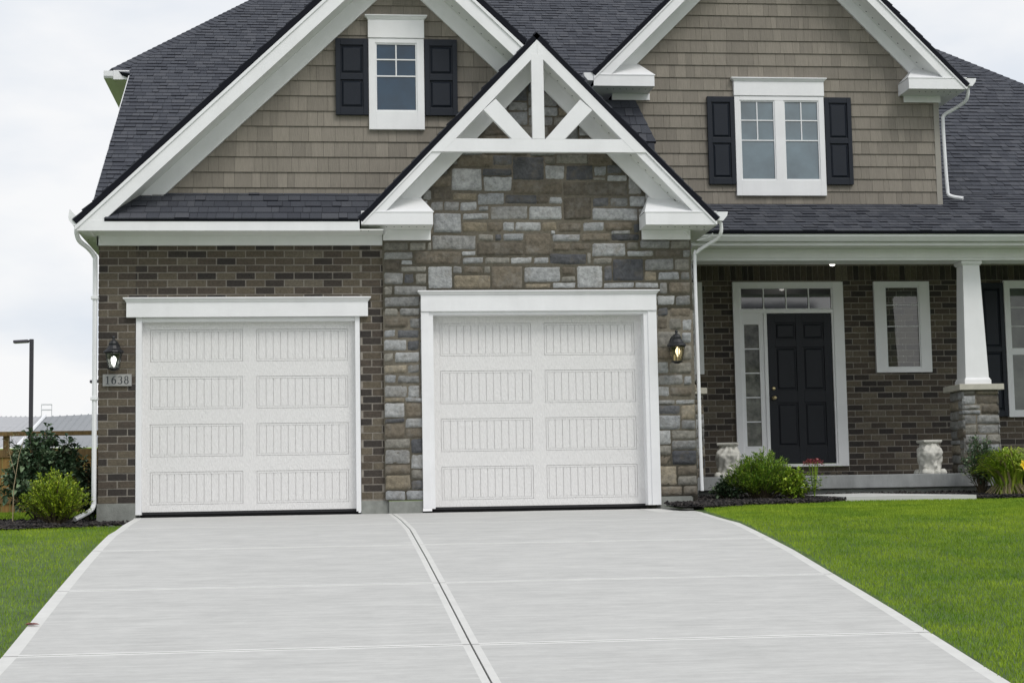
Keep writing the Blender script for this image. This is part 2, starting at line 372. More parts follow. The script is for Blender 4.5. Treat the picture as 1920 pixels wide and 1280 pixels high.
# plain side and rear mass behind
mb = MB(); mb.px([(4.0,0),(14,0),(14,6.45),(7.2,6.45),(4.0,4.5)], -.38, -.2); mb.px([(0.05,3.0),(4,3.0),(4,4.5),(1.8,3.1),(.05,3.1)], -.36, -.2)
mb.build('side_wall', SIDING, house)
# foundations
for bx in ((-.412, .0, -.012, 4, -.3, .128), (2.44, 2.742, -.010, .2, -.3, .112), (2.742, 3.115, -.055, .2, -.3, .104), (5.772, 6.13, -.055, .2, -.3, .104)):
    mb = MB(); mb.box(*bx)
    if bx[0] > 5: mb.box(6.13, 6.2, -.03, 1.5, -.3, .10)
    mb.build('foundation', CONC, house, bevel=.004)
# stone front (plane y = -.06): the stones measured on the photograph, x0 x1 z0 z1 colour; the rest of the face is filled at random
HAND = [tuple(float(t) for t in q_.split()[:4]) + (KLS.index(q_.split()[4]),) for q_ in '3.55 3.95 3.83 3.98 b;3.95 4.18 3.85 3.98 d;4.17 4.54 3.68 3.96 d;4.54 4.67 3.87 3.96 w;4.67 5.04 3.87 3.99 w;5.03 5.33 3.85 4.00 b;4.37 4.67 3.96 4.06 g;3.85 4.36 3.96 4.06 b;3.48 3.83 3.56 3.82 l;3.83 4.17 3.73 3.82 d;3.84 4.17 3.55 3.73 l;4.54 4.77 3.69 3.86 l;4.78 5.10 3.68 3.86 d;5.10 5.25 3.73 3.85 l;5.25 5.44 3.76 3.87 d;5.09 5.24 3.68 3.72 w;5.25 5.49 3.67 3.75 l;3.25 3.48 3.60 3.73 b;4.17 4.74 3.52 3.67 b;4.74 5.49 3.50 3.67 b;5.49 5.65 3.52 3.74 g;3.26 3.48 3.45 3.59 b;3.49 3.77 3.45 3.54 t;3.15 3.26 3.45 3.58 g;3.77 4.08 3.40 3.54 l;4.08 4.45 3.41 3.52 d;4.44 4.58 3.41 3.51 b;4.58 4.74 3.41 3.50 l;4.74 5.07 3.23 3.49 b;5.08 5.27 3.38 3.49 d;5.28 5.49 3.38 3.49 g;5.50 5.69 3.38 3.51 l;3.24 3.39 3.33 3.44 g;3.39 3.57 3.33 3.44 g;3.57 3.77 3.33 3.44 l;3.78 3.90 3.33 3.39 l;3.91 4.34 3.23 3.39 g;4.35 4.73 3.23 3.39 l;5.07 5.60 3.22 3.37 l;5.60 5.67 3.20 3.37 g;3.27 3.59 3.08 3.31 l;3.60 3.90 3.23 3.31 l;3.59 3.88 3.09 3.21 t;3.88 4.05 3.09 3.21 b;4.05 4.19 3.10 3.21 l;4.19 4.49 3.10 3.21 l;4.49 4.67 3.10 3.21 t;4.68 4.95 3.09 3.20 b;4.96 5.21 3.10 3.21 l;5.21 5.54 3.10 3.21 b;5.54 5.62 3.08 3.19 d;3.25 3.75 2.89 3.06 g;3.77 3.95 2.99 3.07 w;3.96 4.04 2.99 3.07 d;4.05 4.29 2.99 3.08 l;4.29 4.60 2.82 3.08 b;4.61 4.93 2.98 3.07 l;4.94 5.28 2.98 3.08 b;5.28 5.61 2.99 3.07 d;3.75 4.29 2.82 2.98 b;4.61 4.82 2.87 2.97 b;4.82 5.06 2.88 2.97 b;5.06 5.45 2.81 2.97 l;5.46 5.60 2.89 2.98 w;2.71 2.99 2.88 2.98 w;3.00 3.19 2.88 2.98 w;3.20 3.25 2.88 2.98 w;5.61 5.96 2.90 3.00 g;5.96 6.19 2.90 3.00 w;2.71 3.04 2.78 2.87 g;3.05 3.58 2.72 2.88 b;3.58 3.75 2.82 2.88 l;3.59 3.83 2.73 2.81 l;3.84 4.13 2.73 2.81 w;4.13 4.38 2.73 2.81 l;4.39 4.57 2.73 2.81 l;4.57 5.00 2.72 2.85 d;5.00 5.05 2.72 2.86 w;5.07 5.29 2.72 2.80 w;5.46 5.77 2.81 2.88 l;5.78 6.09 2.80 2.89 b;6.10 6.19 2.80 2.89 g;5.29 5.65 2.53 2.79 d;5.66 6.00 2.65 2.79 g;6.00 6.18 2.65 2.79 w;2.71 2.89 2.65 2.78 b;2.90 3.04 2.72 2.78 l;2.90 3.19 2.64 2.71 w;2.71 2.93 2.50 2.64 g;2.93 3.05 2.51 2.63 d;3.06 3.19 2.50 2.63 w;3.20 3.48 2.45 2.71 l;3.48 3.59 2.62 2.71 g;3.60 3.83 2.62 2.71 b;3.83 3.91 2.62 2.71 w;3.49 3.91 2.45 2.61 t;3.91 4.27 2.45 2.71 b;4.28 4.70 2.52 2.70 l;4.71 4.87 2.60 2.70 b;4.70 4.87 2.52 2.59 w;4.88 5.18 2.45 2.71 l;5.19 5.29 2.53 2.71 d;5.65 5.80 2.53 2.65 t;5.81 6.06 2.54 2.64 l;6.07 6.18 2.54 2.64 g;4.29 4.59 2.45 2.51 t;4.60 4.87 2.45 2.52 l;5.18 5.54 2.45 2.52 l;5.54 5.82 2.45 2.52 l;2.82 3.19 2.38 2.49 g;2.71 2.81 2.38 2.49 w;5.82 5.92 2.38 2.52 g;5.93 6.18 2.38 2.52 b;2.71 3.11 2.25 2.37 g;2.71 2.87 2.15 2.24 w;2.88 3.11 2.15 2.24 g;2.71 2.98 2.02 2.13 b;2.99 3.11 2.01 2.13 g;2.70 2.84 1.91 2.00 l;2.85 3.10 1.90 2.00 d;2.70 2.96 1.76 1.89 l;2.96 3.10 1.76 1.88 d;2.70 2.81 1.64 1.74 w;2.82 3.10 1.63 1.75 l;2.70 2.96 1.51 1.61 t;2.96 3.10 1.51 1.61 g;2.70 2.84 1.40 1.50 l;2.85 3.10 1.40 1.49 g;2.70 2.96 1.24 1.38 g;2.96 3.10 1.23 1.38 l;5.79 6.00 2.25 2.37 l;6.00 6.18 2.25 2.37 g;5.79 5.92 2.13 2.23 d;5.93 6.18 2.12 2.23 b;5.79 5.91 1.98 2.11 b;5.92 6.07 1.97 2.11 w;6.07 6.19 1.96 2.10 l;5.78 6.06 1.77 1.96 w;6.06 6.18 1.82 1.95 l;6.06 6.18 1.63 1.80 w;5.78 6.05 1.63 1.76 b;5.77 5.91 1.48 1.62 l;5.91 6.17 1.48 1.61 w;5.77 6.07 1.35 1.47 g;6.07 6.17 1.35 1.46 l;5.76 5.91 1.22 1.34 l;5.91 6.17 1.22 1.33 b'.split(';')]
apx = (4.427, 5.271); cL = zl((2.457, 3.203), apx); cR = zl(apx, (6.416, 3.207))
reg = [(2.70,.11), (6.20,.11), (6.20,3.3), (4.43,5.10), (2.70,3.3)]
mb = MB()
for rg in ([(2.70,.11),(3.25,.11),(3.25,2.2),(2.70,2.2)], [(5.63,.11),(6.20,.11),(6.20,2.2),(5.63,2.2)], [(2.70,2.2),(6.20,2.2),(6.20,3.3),(4.43,5.10),(2.70,3.3)]):
    mb.py(rg, -.045, .22, 6)
stones(mb, reg, [(3.16,5.73,-1,2.36)], lambda u,v,d: (u, -.045-d, v), 11, hand=HAND)
stones(mb, [(-.04,.11),(.5,.11),(.5,3.1),(-.04,3.1)], [], lambda u,v,d: (6.20+d, u, v), 12)
mb.box(6.15, 6.199, -.04, 3.4, -.1, 3.25, 6)
stone_wall = mb.build('stone_wall', STONES+[SMORTAR], house, smooth=True, label='grey and tan ashlar stone wall round the right garage door')

# garage doors
def garage_door(x0, x1, z0, z1, y, lab):
    g = MB(); n = 4; H = (z1-z0)/n
    # perimeter frame pieces are built with the four sections
    g.box(x0-.03, x1+.03, y+.035, y+.05, z0, z1+.03)
    door = g.build('garage_door', DOORW, house, label=lab)
    for k in range(n):
        a = z0+k*H; b = a+H; s = MB(); W = x1-x0
        pz0 = a+.078; pz1 = a+H-.088; pr = [(x0+.085, x0+W/2-.075), (x0+W/2+.075, x1-.085)]
        yb = y+.03
        s.box(x0, x1, y, yb, a, pz0); s.box(x0, x1, y, yb, pz1, b)
        for (c, d) in ((x0, pr[0][0]), (pr[0][1], pr[1][0]), (pr[1][1], x1)): s.box(c, d, y+.0002, yb, pz0, pz1)
        for (c, d) in pr:
            # recessed groove then raised ring
            s.box(c, d, y+.014, yb, pz0, pz1)
            r = .020; q = .004
            for bx in ((c+q, d-q, pz0+q, pz0+q+r), (c+q, d-q, pz1-q-r, pz1-q), (c+q, c+q+r, pz0+q+r, pz1-q-r), (d-q-r, d-q, pz0+q+r, pz1-q-r)):
                s.box(bx[0], bx[1], y+.003, y+.016, bx[2], bx[3])
            m_ = 12; c2 = c+q+r; d2 = d-q-r; pw = (d2-c2)/m_
            for i in range(m_): s.box(c2+i*pw+.0040, c2+(i+1)*pw-.0040, y+.005, y+.017, pz0+q+r+.002, pz1-q-r-.002)
        s.build('door_section', DOORW, door)
    s = MB(); s.box(x0-.02, x1+.02, y-.004, y+.03, z0-.028, z0-.001); s.box(x0-.02, x1+.02, y+.05, y+.10, z0-.2, z0+.02); s.build('seal_and_blocker', SEAL, door)  # second box: unseen dark blocker added behind the gap under the door
    return door
garage_door(.060, 2.392, .030, 2.115, .095, 'left garage door set in brick, raised beadboard panels')
garage_door(3.250, 5.628, .030, 2.165, .085, 'right garage door set in stone, raised beadboard panels')
# jambs and casings
mb = MB(); mb.box(.0, .062, -.012, .12, .0, 2.15); mb.box(2.388, 2.44, -.012, .12, .0, 2.15); mb.box(.062, 2.388, .005, .12, 2.105, 2.15)
mb.build('garage_door_casing', WHITE, house, bevel=.003)
mb = MB(); mb.box(3.117, 3.205, -.10, -.02, .012, 2.19); mb.box(5.672, 5.772, -.10, -.02, .012, 2.19)
mb.box(3.19, 3.252, -.085, .10, .012, 2.195); mb.box(5.625, 5.685, -.085, .10, .012, 2.195); mb.box(3.252, 5.625, -.085, .10, 2.155, 2.2)
mb.build('garage_door_casing', WHITE, house, bevel=.003)
def crown(mb, x0, x1, y, z0, z1, o):
    h = z1-z0; mb.hexa([(x0,y-.004,z0),(x1,y-.004,z0),(x1,y+.05,z0),(x0,y+.05,z0),(x0-o*.8,y-o*.8,z1-h*.32),(x1+o*.8,y-o*.8,z1-h*.32),(x1+o*.8,y+.05,z1-h*.32),(x0-o*.8,y+.05,z1-h*.32)])
    mb.box(x0-o, x1+o, y-o, y+.05, z1-h*.31, z1)
mb = MB(); mb.box(-.10, 2.532, -.055, .0, 2.15, 2.312); crown(mb, -.10, 2.532, -.055, 2.312, 2.366, .034); mb.build('door_header', WHITE, house, bevel=.003)
mb = MB(); mb.box(3.117, 5.772, -.115, -.05, 2.191, 2.372); crown(mb, 3.117, 5.772, -.115, 2.372, 2.422, .036); mb.build('door_header', WHITE, house, bevel=.003)

# ---- left gable (siding plane y=.03, rake front y=-.45)
LP = (2.92, 6.512); lL = zl((-.602,3.171), LP); lR = zl(LP, (4.30,5.191))
siding('gable_wall', [(.05,3.45), (5.2,3.45), (5.2,4.1), (2.90,6.30)], .03, 21, row=.1745, zbase=.02)
def rake(parent, f, x0, x1, yf, yw, fas=.20, blk=.075, fri=.24, dots=True, cutw=None, zmin=-9):
    a, b = min(x0, x1), max(x0, x1)
    mb = MB(); strip(mb, f, a, b, blk, blk+.045, yf-.018, yf+.02, zmin=zmin); strip(mb, f, a, b, blk+.045, blk+fas, yf, yf+.02, zmin=zmin); fo = mb.build('rake_fascia', WHITE, parent, bevel=.003)
    sb = blk+fas-.05
    sm = MB(); strip(sm, f, a, b, sb, sb+.015, yf+.02, yw-.002, zmin=zmin)
    mb = MB(); c0, c1 = (a, b) if cutw is None else cutw
    strip(mb, f, c0, c1, sb+.016, sb+.016+fri, yw-.045, yw-.003); mb.build('rake_frieze', WHITE, parent, bevel=.003)
    if dots:
        x = a+.10
        while x < b-.05:
            z = f(x)-sb-.0155; y = yf+.02+(yw-yf)*.66
            sm.add([(x-.007,y-.010,z-.001),(x+.007,y-.010,z-.001+(f(x+.01)-f(x))),(x+.007,y+.010,z-.001+(f(x+.01)-f(x))),(x-.007,y+.010,z-.001)], [(0,1,2,3)], 1)
            x += .082
    sm.build('rake_soffit', [SOFFIT, SEAL], parent)
rake(house, lL, -.60, 2.92, -.45, .03, fas=.225, blk=.085, cutw=(-.02,2.92), zmin=3.041)
rake(house, lR, 2.92, 4.30, -.45, .03, fas=.225, blk=.085)
def gable_roof(f1, xa, apexx, f2, xb, yf, yb, seed, yb2=None, cut=None):
    # left slope
    for (f, x0, x1, s) in ((f1, xa, apexx, 0), (f2, xb, apexx, 1)):
        P = Vector((x0, yf, f(x0))); Q = Vector((x1, yf, f(x1))); V = (Q-P); ln = V.length
        back = (yb if s == 0 else (yb2 or yb))-yf
        if cut and s == 1:
            vc = ln*(x0-cut)/(x0-x1); roofslab('gable_roof', P, (0,1,0), V, [(0,vc),(.55,vc),(.55,ln),(0,ln)], seed+s, th=.055)
            roofslab('gable_roof', P, (0,1,0), V, [(.55,0),(back,0),(back,ln),(.55,ln)], seed+s, th=.055)
        else: roofslab('gable_roof', P, (0,1,0), V, [(0,0),(back,0),(back,ln),(0,ln)], seed+s, th=.055)
gable_roof(lL, -.62, 2.92, lR, 6.1, -.47, 6.5, 31, cut=4.31)
# skirt roof below left gable
V = Vector((0, .50, .37)); roofslab('skirt_roof', (-.29,-.47,3.165), (1,0,0), V, [(0,0),(2.715,0),(3.02,V.length),(.25,V.length)], 41, th=.03, exp=.15)
mb = MB(); mb.box(-.553, 2.44, -.452, -.43, 3.040, 3.158); mb.build('eave_fascia', WHITE, house, bevel=.003)
mb = MB(); mb.box(-.55, 2.70, -.43, -.001, 3.050, 3.062); x = -.45
while x < 2.6: mb.box(x-.006, x+.006, -.40, -.378, 3.0485, 3.0499, 1); x += .083
mb.build('eave_soffit', [SOFFIT, SEAL], house)
mb = MB(); mb.box(-.424, 2.705, -.035, .0, 2.946, 3.050); mb.box(-.424, -.402, -.035, 4.0, 2.946, 3.050); mb.build('eave_frieze', WHITE, house, bevel=.003)
mb = MB(); mb.box(-.60, -.40, -.43, 4.0, 3.063, 3.075); mb.build('eave_soffit', SOFFIT, house)
# left gutter and downspout
def gutter_y(x, y0, y1, z, s=-1, nm='gutter'):   # K gutter running along Y, outer side s
    mb = MB(); P = [(0,0),(.07,0),(.115,.055),(.125,.10),(.115,.10),(.105,.06),(.065,.008),(.008,.008),(.008,.10),(0,.10)]
    mb.prism(P if s > 0 else P[::-1], lambda p: (x+s*p[0], y1, z+p[1]), lambda p: (x+s*p[0], y0, z+p[1]))
    mb.prism([(0,0),(.07,0),(.115,.055),(.125,.10),(0,.10)] if s > 0 else [(0,0),(.07,0),(.115,.055),(.125,.10),(0,.10)][::-1], lambda p: (x+s*p[0], y0+.004, z+p[1]), lambda p: (x+s*p[0], y0-.002, z+p[1]))
    return mb.build(nm, WHITE2, house)
gutter_y(-.545, -.455, 3.9, 3.095)
def spout(pts, r=.034, sub=6):
    # smooth a polyline with Catmull-Rom
    P = [Vector(p) for p in pts]; out_ = []
    for i in range(len(P)-1):
        p0 = P[max(i-1,0)]; p1 = P[i]; p2 = P[i+1]; p3 = P[min(i+2,len(P)-1)]
        for k in range(sub):
            t = k/sub; out_.append(.5*((2*p1)+(-p0+p2)*t+(2*p0-5*p1+4*p2-p3)*t*t+(-p0+3*p1-3*p2+p3)*t**3))
    out_.append(P[-1]); return out_
def downspout(pts, r=.034, lab=None):
    mb = MB(); q = spout(pts)
    n = 8; vs = []; fs = []
    mb.tube(q, r, n=8); return mb.build('downspout', WHITE2, house, smooth=False, label=lab)
downspout([(-.60,-.30,3.11),(-.60,-.30,3.03),(-.575,-.24,2.96),(-.50,-.12,2.90),(-.445,-.06,2.82),(-.435,-.055,2.70),(-.435,-.055,1.5),(-.435,-.055,.28),(-.44,-.07,.10),(-.50,-.16,.03),(-.60,-.30,-.03)], .026)
for z in (2.35, 1.25): mb = MB(); mb.box(-.475, -.395, -.092, -.02, z, z+.03); mb.build('spout_strap', WHITE2, house)
# splash guard fin on gutter corner
mb = MB(); mb.py([(-.668,3.19),(-.585,3.19),(-.60,3.215),(-.655,3.275)], -.455, -.452); mb.build('splash_guard', WHITE2, house)

# ---- centre gable
rake(house, cL, 2.457, 4.427, -.45, -.06, fas=.165, blk=.062, cutw=(2.72,4.427), zmin=3.109); rake(house, cR, 4.427, 6.416, -.45, -.06, fas=.165, blk=.062, cutw=(4.427,6.16), zmin=3.109)
gable_roof(cL, 2.43, 4.427, cR, 6.44, -.47, 4.9, 51)
def cornice_return(x0, x1, z0, z1, yf, yw, ztop, xin, side, drop, fx0, fx1):
    """box return: front face x0..x1, sloping cap back to wall; side=+1 inner end is at x1, -1 at x0"""
    mb = MB(); mb.box(x0, x1, yf-.004, yf+.02, z0, z1)
    if side > 0: mb.box(x1-.02, x1, yf+.02, yw-.001, z0, z1)
    else: mb.box(x0, x0+.02, yf+.02, yw-.001, z0, z1)
    if side > 0: A = [(x0+.16,yf-.002,z1),(x1+.008,yf-.008,z1),(xin,yw-.003,ztop),(x0+.40,yw-.003,ztop)]; E = (x1+.004, yw-.003, z1+.001)
    else: A = [(x0-.008,yf-.008,z1),(x1-.16,yf-.002,z1),(x1-.40,yw-.003,ztop),(xin,yw-.003,ztop)]; E = (x0-.004, yw-.003, z1+.001)
    mb.add(A+[E], [(0,1,2,3), (1,4,2) if side > 0 else (0,3,4)])
    mb.box(x0+(.0 if side > 0 else -.010), x1+(.010 if side > 0 else 0), yf-.010, yf+.0, z1-.012, z1+.002)
    r = mb.build('cornice_return', WHITE, house, bevel=.002)
    mb = MB(); mb.box(x0+.004, x1-.004, yf+.02, yw-.001, z0+.004, z0+.014); x = x0+.2
    while x < x1-.08: mb.box(x-.006, x+.006, yf+.16, yf+.18, z0+.0025, z0+.0038, 1); x += .083
    mb.build('soffit', [SOFFIT, SEAL], r)
    mb = MB(); mb.box(fx0, fx1, yw-.03, yw+.01, drop, z0+.003); mb.build('frieze_block', WHITE, r, bevel=.003)
cornice_return(2.457, 3.243, 3.108, 3.255, -.45, -.06, 3.489, 3.125, 1, 2.995, 2.707, 3.238)
cornice_return(5.608, 6.416, 3.108, 3.258, -.45, -.06, 3.489, 5.715, -1, 3.000, 5.632, 6.19)
mb = MB(); mb.box(6.20, 6.40, -.43, 1.2, 3.12, 3.132); mb.build('eave_soffit', SOFFIT, house)
gutter_y(6.418, -.452, 1.18, 3.155, s=1)
downspout([(6.50,-.28,3.16),(6.50,-.28,3.06),(6.47,-.22,2.99),(6.37,-.12,2.93),(6.27,-.04,2.86),(6.245,-.02,2.74),(6.25,-.02,1.5),(6.25,-.02,.6),(6.255,-.02,.16)], .021)
mb = MB(); mb.tube([(6.28,-.05,3.0),(6.40,-.12,3.02),(6.44,-.14,3.06)], .010); mb.build('spout_strap', WHITE2, house)
# truss in front of centre gable
tr = MB(); yt0, yt1 = -.468, -.40
tr.py([(3.253,3.917),(5.603,3.917),(5.465,4.066),(3.39,4.066)], yt0+.003, yt1)
truss = tr.build('gable_truss', WHITE, house, bevel=.004)
for f_, a_, b_ in ((cL, 3.12, 4.4268), (cR, 4.4272, 5.74)):
    mb = MB(); strip(mb, f_, a_, b_, .064, .238, yt0+.001, yt1, zmin=3.9175); mb.build('rafter', WHITE, truss, bevel=.003)
mb = MB(); mb.py([(4.358,4.064),(4.494,4.064),(4.494,5.03),(4.358,5.03)], yt0, yt1); mb.build('king_post', WHITE, truss, bevel=.004)
mb = MB(); mb.py([(4.13,4.060),(4.356,4.060),(3.955,4.515),(3.815,4.39)], yt0+.002, yt1); mb.build('brace', WHITE, truss, bevel=.004)
mb = MB(); mb.py([(4.497,4.060),(4.715,4.060),(5.035,4.395),(4.900,4.515)], yt0+.002, yt1); mb.build('brace', WHITE, truss, bevel=.004)

# ---- main roof (8 in 12, facing the street)
s8 = .667; Vm = Vector((0,1,s8)); k8 = Vm.length
def mainp(x, y): return (x, y, 2.086+s8*y)
O = Vector((0, 0, 2.086)); q = lambda x, y: (x, y*k8)
roofslab('main_roof', O, (1,0,0), Vm, [q(-.84,2.45), q(-.45,1.62), q(16.3,1.62), q(10.5,11), q(1.48,11), q(-.84,7.40)], 61, th=.05)
roofslab('main_roof', O, (1,0,0), Vm, [q(-1.12,6.96), q(-.842,6.80), q(-.842,7.39)], 62, th=.05)
mb = MB()
hipL = [mainp(-1.12,6.96), mainp(1.48,11), (1.48,16,mainp(0,11)[2]), (-1.12,20,mainp(0,6.96)[2])]
mb.add(hipL, [(0,1,2,3)]); hr = [mainp(16.3,1.62), (16.3,20,mainp(0,1.62)[2]), (10.5,16,mainp(0,11)[2]), mainp(10.5,11)]; mb.add(hr, [(0,1,2,3)])
mb.add([mainp(1.48,11), mainp(10.5,11), (10.5,16,mainp(0,11)[2]), (1.48,16,mainp(0,11)[2])], [(0,1,2,3)])
mb.build('rear_roof', SHING, house)
# hip caps
def caps(p, q_, wd=.13):
    mb = MB(); p = Vector(p); q_ = Vector(q_); n = int((q_-p).length/.14); d = (q_-p).normalized(); rnd = random.Random(5)
    side = d.cross(Vector((0,0,1))).normalized(); upv = side.cross(d)
    for i in range(n):
        a = p+(q_-p)*(i/n); b = a+d*.17; z = upv*(.022); z2 = upv*.010
        mb.add([a-side*wd-upv*.05+z, a+z+upv*.012, a+side*wd-upv*.05+z, b-side*wd-upv*.05+z2, b+z2+upv*.012, b+side*wd-upv*.05+z2,
                a-side*wd-upv*.05, a, a+side*wd-upv*.05], [(0,1,4,3),(1,2,5,4),(6,7,1,0),(7,8,2,1)])
    mb.build('hip_cap', SHING, house)
caps(mainp(-1.12,6.96), mainp(1.48,11)); caps(mainp(16.3,1.62), mainp(10.5,11))
# upper left eave
ze = 6.60
mb = MB(); mb.box(-1.10, -.86, 6.90, 6.93, ze-.03, ze+.115); mb.build('eave_end', WHITE, house, bevel=.003)
mb = MB(); mb.box(-1.12, -.45, 6.93, 16, ze-.02, ze); mb.build('upper_soffit', SOFFIT, house)
mb = MB(); mb.px([(6.88,ze+.02),(6.90,ze-.01),(16,ze-.01),(16,ze+.10),(6.88,ze+.10)], -1.24, -1.10); mb.build('upper_gutter', WHITE2, house)
mb = MB()
mb.hexa([(-.862,2.5,2.086+s8*2.5-.14),(-.842,2.5,2.086+s8*2.5-.14),(-.842,6.84,2.086+s8*6.84-.14),(-.862,6.84,2.086+s8*6.84-.14),(-.862,2.5,2.086+s8*2.5-.02),(-.842,2.5,2.086+s8*2.5-.02),(-.842,6.84,2.086+s8*6.84-.02),(-.862,6.84,2.086+s8*6.84-.02)])
mb.build('rake_fascia', WHITE, house)

# ---- right gable (wall y=2.473, rake front y=2.05)
RA = (7.915, 7.935); gL = zl((5.462,5.49), RA); gR = zl(RA, (10.380,5.395))
siding('gable_wall', [(5.785,3.80), (10.10,3.80), (10.10,5.6), (7.915,7.75), (5.785,5.6)], 2.473, 22, row=.1665, zbase=.095)
mb = MB(); mb.box(10.06, 10.135, 2.452, 2.50, 3.83, 5.30); mb.box(10.105, 10.137, 2.50, 6, 3.83, 5.3); mb.build('corner_board', mat('corner_board_paint', (.30,.285,.25), .6, var=.05), house, bevel=.003)
rake(house, gL, 5.47, 7.915, 2.05, 2.473, fas=.20, blk=.062, fri=.20, cutw=(5.86,7.915), zmin=5.312); rake(house, gR, 7.915, 10.375, 2.05, 2.473, fas=.20, blk=.062, fri=.20, cutw=(7.915,10.05), zmin=5.312)
gable_roof(gL, 5.45, 7.915, gR, 10.40, 2.03, 8.6, 71)
cornice_return(5.468, 6.250, 5.311, 5.462, 2.05, 2.473, 5.71, 6.13, 1, 5.228, 5.768, 6.262)
cornice_return(9.594, 10.374, 5.311, 5.462, 2.05, 2.473, 5.69, 9.80, -1, 5.228, 9.660, 10.160)
gutter_y(10.376, 2.048, 7.0, 5.355, s=1); gutter_y(5.466, 2.048, 5.0, 5.38, s=-1)
mb = MB(); mb.box(10.14, 10.37, 2.07, 7, 5.32, 5.332); mb.build('eave_soffit', SOFFIT, house)
mb = MB(); mb.box(5.47, 5.78, 2.07, 5, 5.32, 5.332); mb.build('eave_soffit', SOFFIT, house)
downspout([(10.44,2.2,5.37),(10.44,2.2,5.28),(10.42,2.26,5.20),(10.32,2.38,5.13),(10.20,2.44,5.06),(10.178,2.44,4.95),(10.185,2.44,4.5),(10.20,2.44,4.08),(10.22,2.42,3.98),(10.36,2.32,3.925)], .024)
# saddle roof between gables (dark shingles under the return)
V = Vector((0, .34, .62)); roofslab('saddle_roof', (5.6, 2.10, 4.60), (1,0,0), V, [(0,0),(.66,0),(.47,V.length),(0,V.length)], 81, th=.03)
mb = MB(); mb.add([(6.262,2.10,4.60),(6.262,2.47,4.60),(6.072,2.47,5.222),(6.072,2.44,5.222)], [(0,1,2,3)]); mb.box(5.79, 6.24, 2.10, 2.46, 3.9, 4.59); mb.build('saddle_cheek', SHING, house)

# ---- porch roof, gutter, beam, ceiling
V = Vector((0, 1, .432)); zp = lambda y: 3.300+.432*(y-1.15)
roofslab('porch_roof', (6.2, 1.15, 3.300), (1,0,0), V, [(0,0),(9,0),(9,2.35*V.length),(0,2.35*V.length)], 91, th=.035, exp=.3)
mb = MB(); P = [(1.30,3.19),(1.23,3.19),(1.18,3.245),(1.17,3.295),(1.185,3.295),(1.195,3.25),(1.24,3.203),(1.30,3.203)]
mb.px(P[::-1], 6.53, 15); mb.px([(1.29,3.19),(1.30,3.19),(1.30,3.29),(1.29,3.29)], 6.53, 15); mb.build('porch_gutter', WHITE2, house)
mb = MB(); mb.box(6.20, 15, 1.302, 1.325, 3.145, 3.28); mb.build('porch_fascia', WHITE, house, bevel=.003)
mb = MB(); mb.box(6.20, 15, 1.325, 1.625, 3.155, 3.165); mb.build('porch_soffit', SOFFIT, house)
mb = MB(); mb.box(6.205, 15, 1.625, 1.96, 3.008, 3.155); mb.box(6.205, 15, 1.612, 1.625, 3.04, 3.154); mb.build('porch_beam', WHITE, house, bevel=.004)
mb = MB(); mb.box(6.205, 15, 1.96, 3.48, 3.285, 3.30); mb.box(6.205, 15, 1.96, 1.98, 3.155, 3.285); mb.build('porch_ceiling', SOFFIT, house)
# porch wall of brick
YW = 3.486
mb = MB(); regs = [(6.2,7.53,.335,3.28), (9.04,15,.335,3.28), (7.53,9.04,.335,.49), (7.53,9.04,2.97,3.28)]
for (a,b,c,d) in regs: mb.box(a, b, YW+.001, YW+.2, c, d, 1)
bricks(mb, [(6.2,7.53,.335,3.0), (9.04,15,.335,3.0), (7.53,9.04,.42,.49)], YW, 7, zoff=.34, xoff=6.2)
x = 6.21
while x < 14.9: mb.box(x, x+.071, YW-.007, YW+.01, 3.01, 3.205); x += .0813
x = 7.5
while x < 9.06: mb.box(x, x+.071, YW-.020, YW+.01, .39, .415); x += .0813
mb.build('porch_wall', [BRICK, MORTAR], house, label='shaded brown brick wall behind the porch')
# porch slab
mb = MB(); mb.box(6.21, 15, 1.36, 3.6, .172, .335); mb.build('porch_slab', SLABM, house, bevel=.008)
mb = MB(); mb.box(6.25, 15, 1.42, 3.6, -.2, .17); mb.build('porch_footing', CONC, house)
# porch column on stone pier
cx, cy = 10.175, 1.79
def ring(mb, hw0, hw1, z0, z1, x=cx, y=cy):
    mb.hexa([(x-hw0,y-hw0,z0),(x+hw0,y-hw0,z0),(x+hw0,y+hw0,z0),(x-hw0,y+hw0,z0),(x-hw1,y-hw1,z1),(x+hw1,y-hw1,z1),(x+hw1,y+hw1,z1),(x-hw1,y+hw1,z1)])
mb = MB(); ring(mb, .152, .108, 1.50, 2.96); c_ = mb.build('porch_column', WHITE, house, bevel=.004)
mb = MB(); ring(mb, .172, .172, 1.441, 1.50); ring(mb, .168, .158, 1.50, 1.525); mb.build('column_base', WHITE, c_, bevel=.003)
mb = MB(); ring(mb, .118, .132, 2.955, 2.975); ring(mb, .134, .134, 2.975, 3.007); mb.build('column_capital', WHITE, c_, bevel=.003)
def pier(x0, x1, y0, y1, z0, z1, seed):
    mb = MB(); mb.box(x0+.02, x1-.02, y0+.02, y1-.02, z0, z1, 6)
    stones(mb, [(x0,z0),(x1,z0),(x1,z1),(x0,z1)], [], lambda u,v,d: (u, y0+.02-d, v), seed, unit=.06, hs=(1,2,2,2,2), ws=(2,3,4,4,5))
    stones(mb, [(y0,z0),(y1,z0),(y1,z1),(y0,z1)], [], lambda u,v,d: (x0+.02-d, u, v), seed+1, unit=.06, hs=(1,2,2,2,2), ws=(2,3,4,4,5))
    stones(mb, [(y0,z0),(y1,z0),(y1,z1),(y0,z1)], [], lambda u,v,d: (x1-.02+d, u, v), seed+2, unit=.06, hs=(1,2,2,2,2), ws=(2,3,4,4,5))
    return mb
p_ = pier(9.935, 10.415, 1.55, 2.03, .336, 1.366, 101).build('column_pier', STONES+[SMORTAR], house, smooth=True)
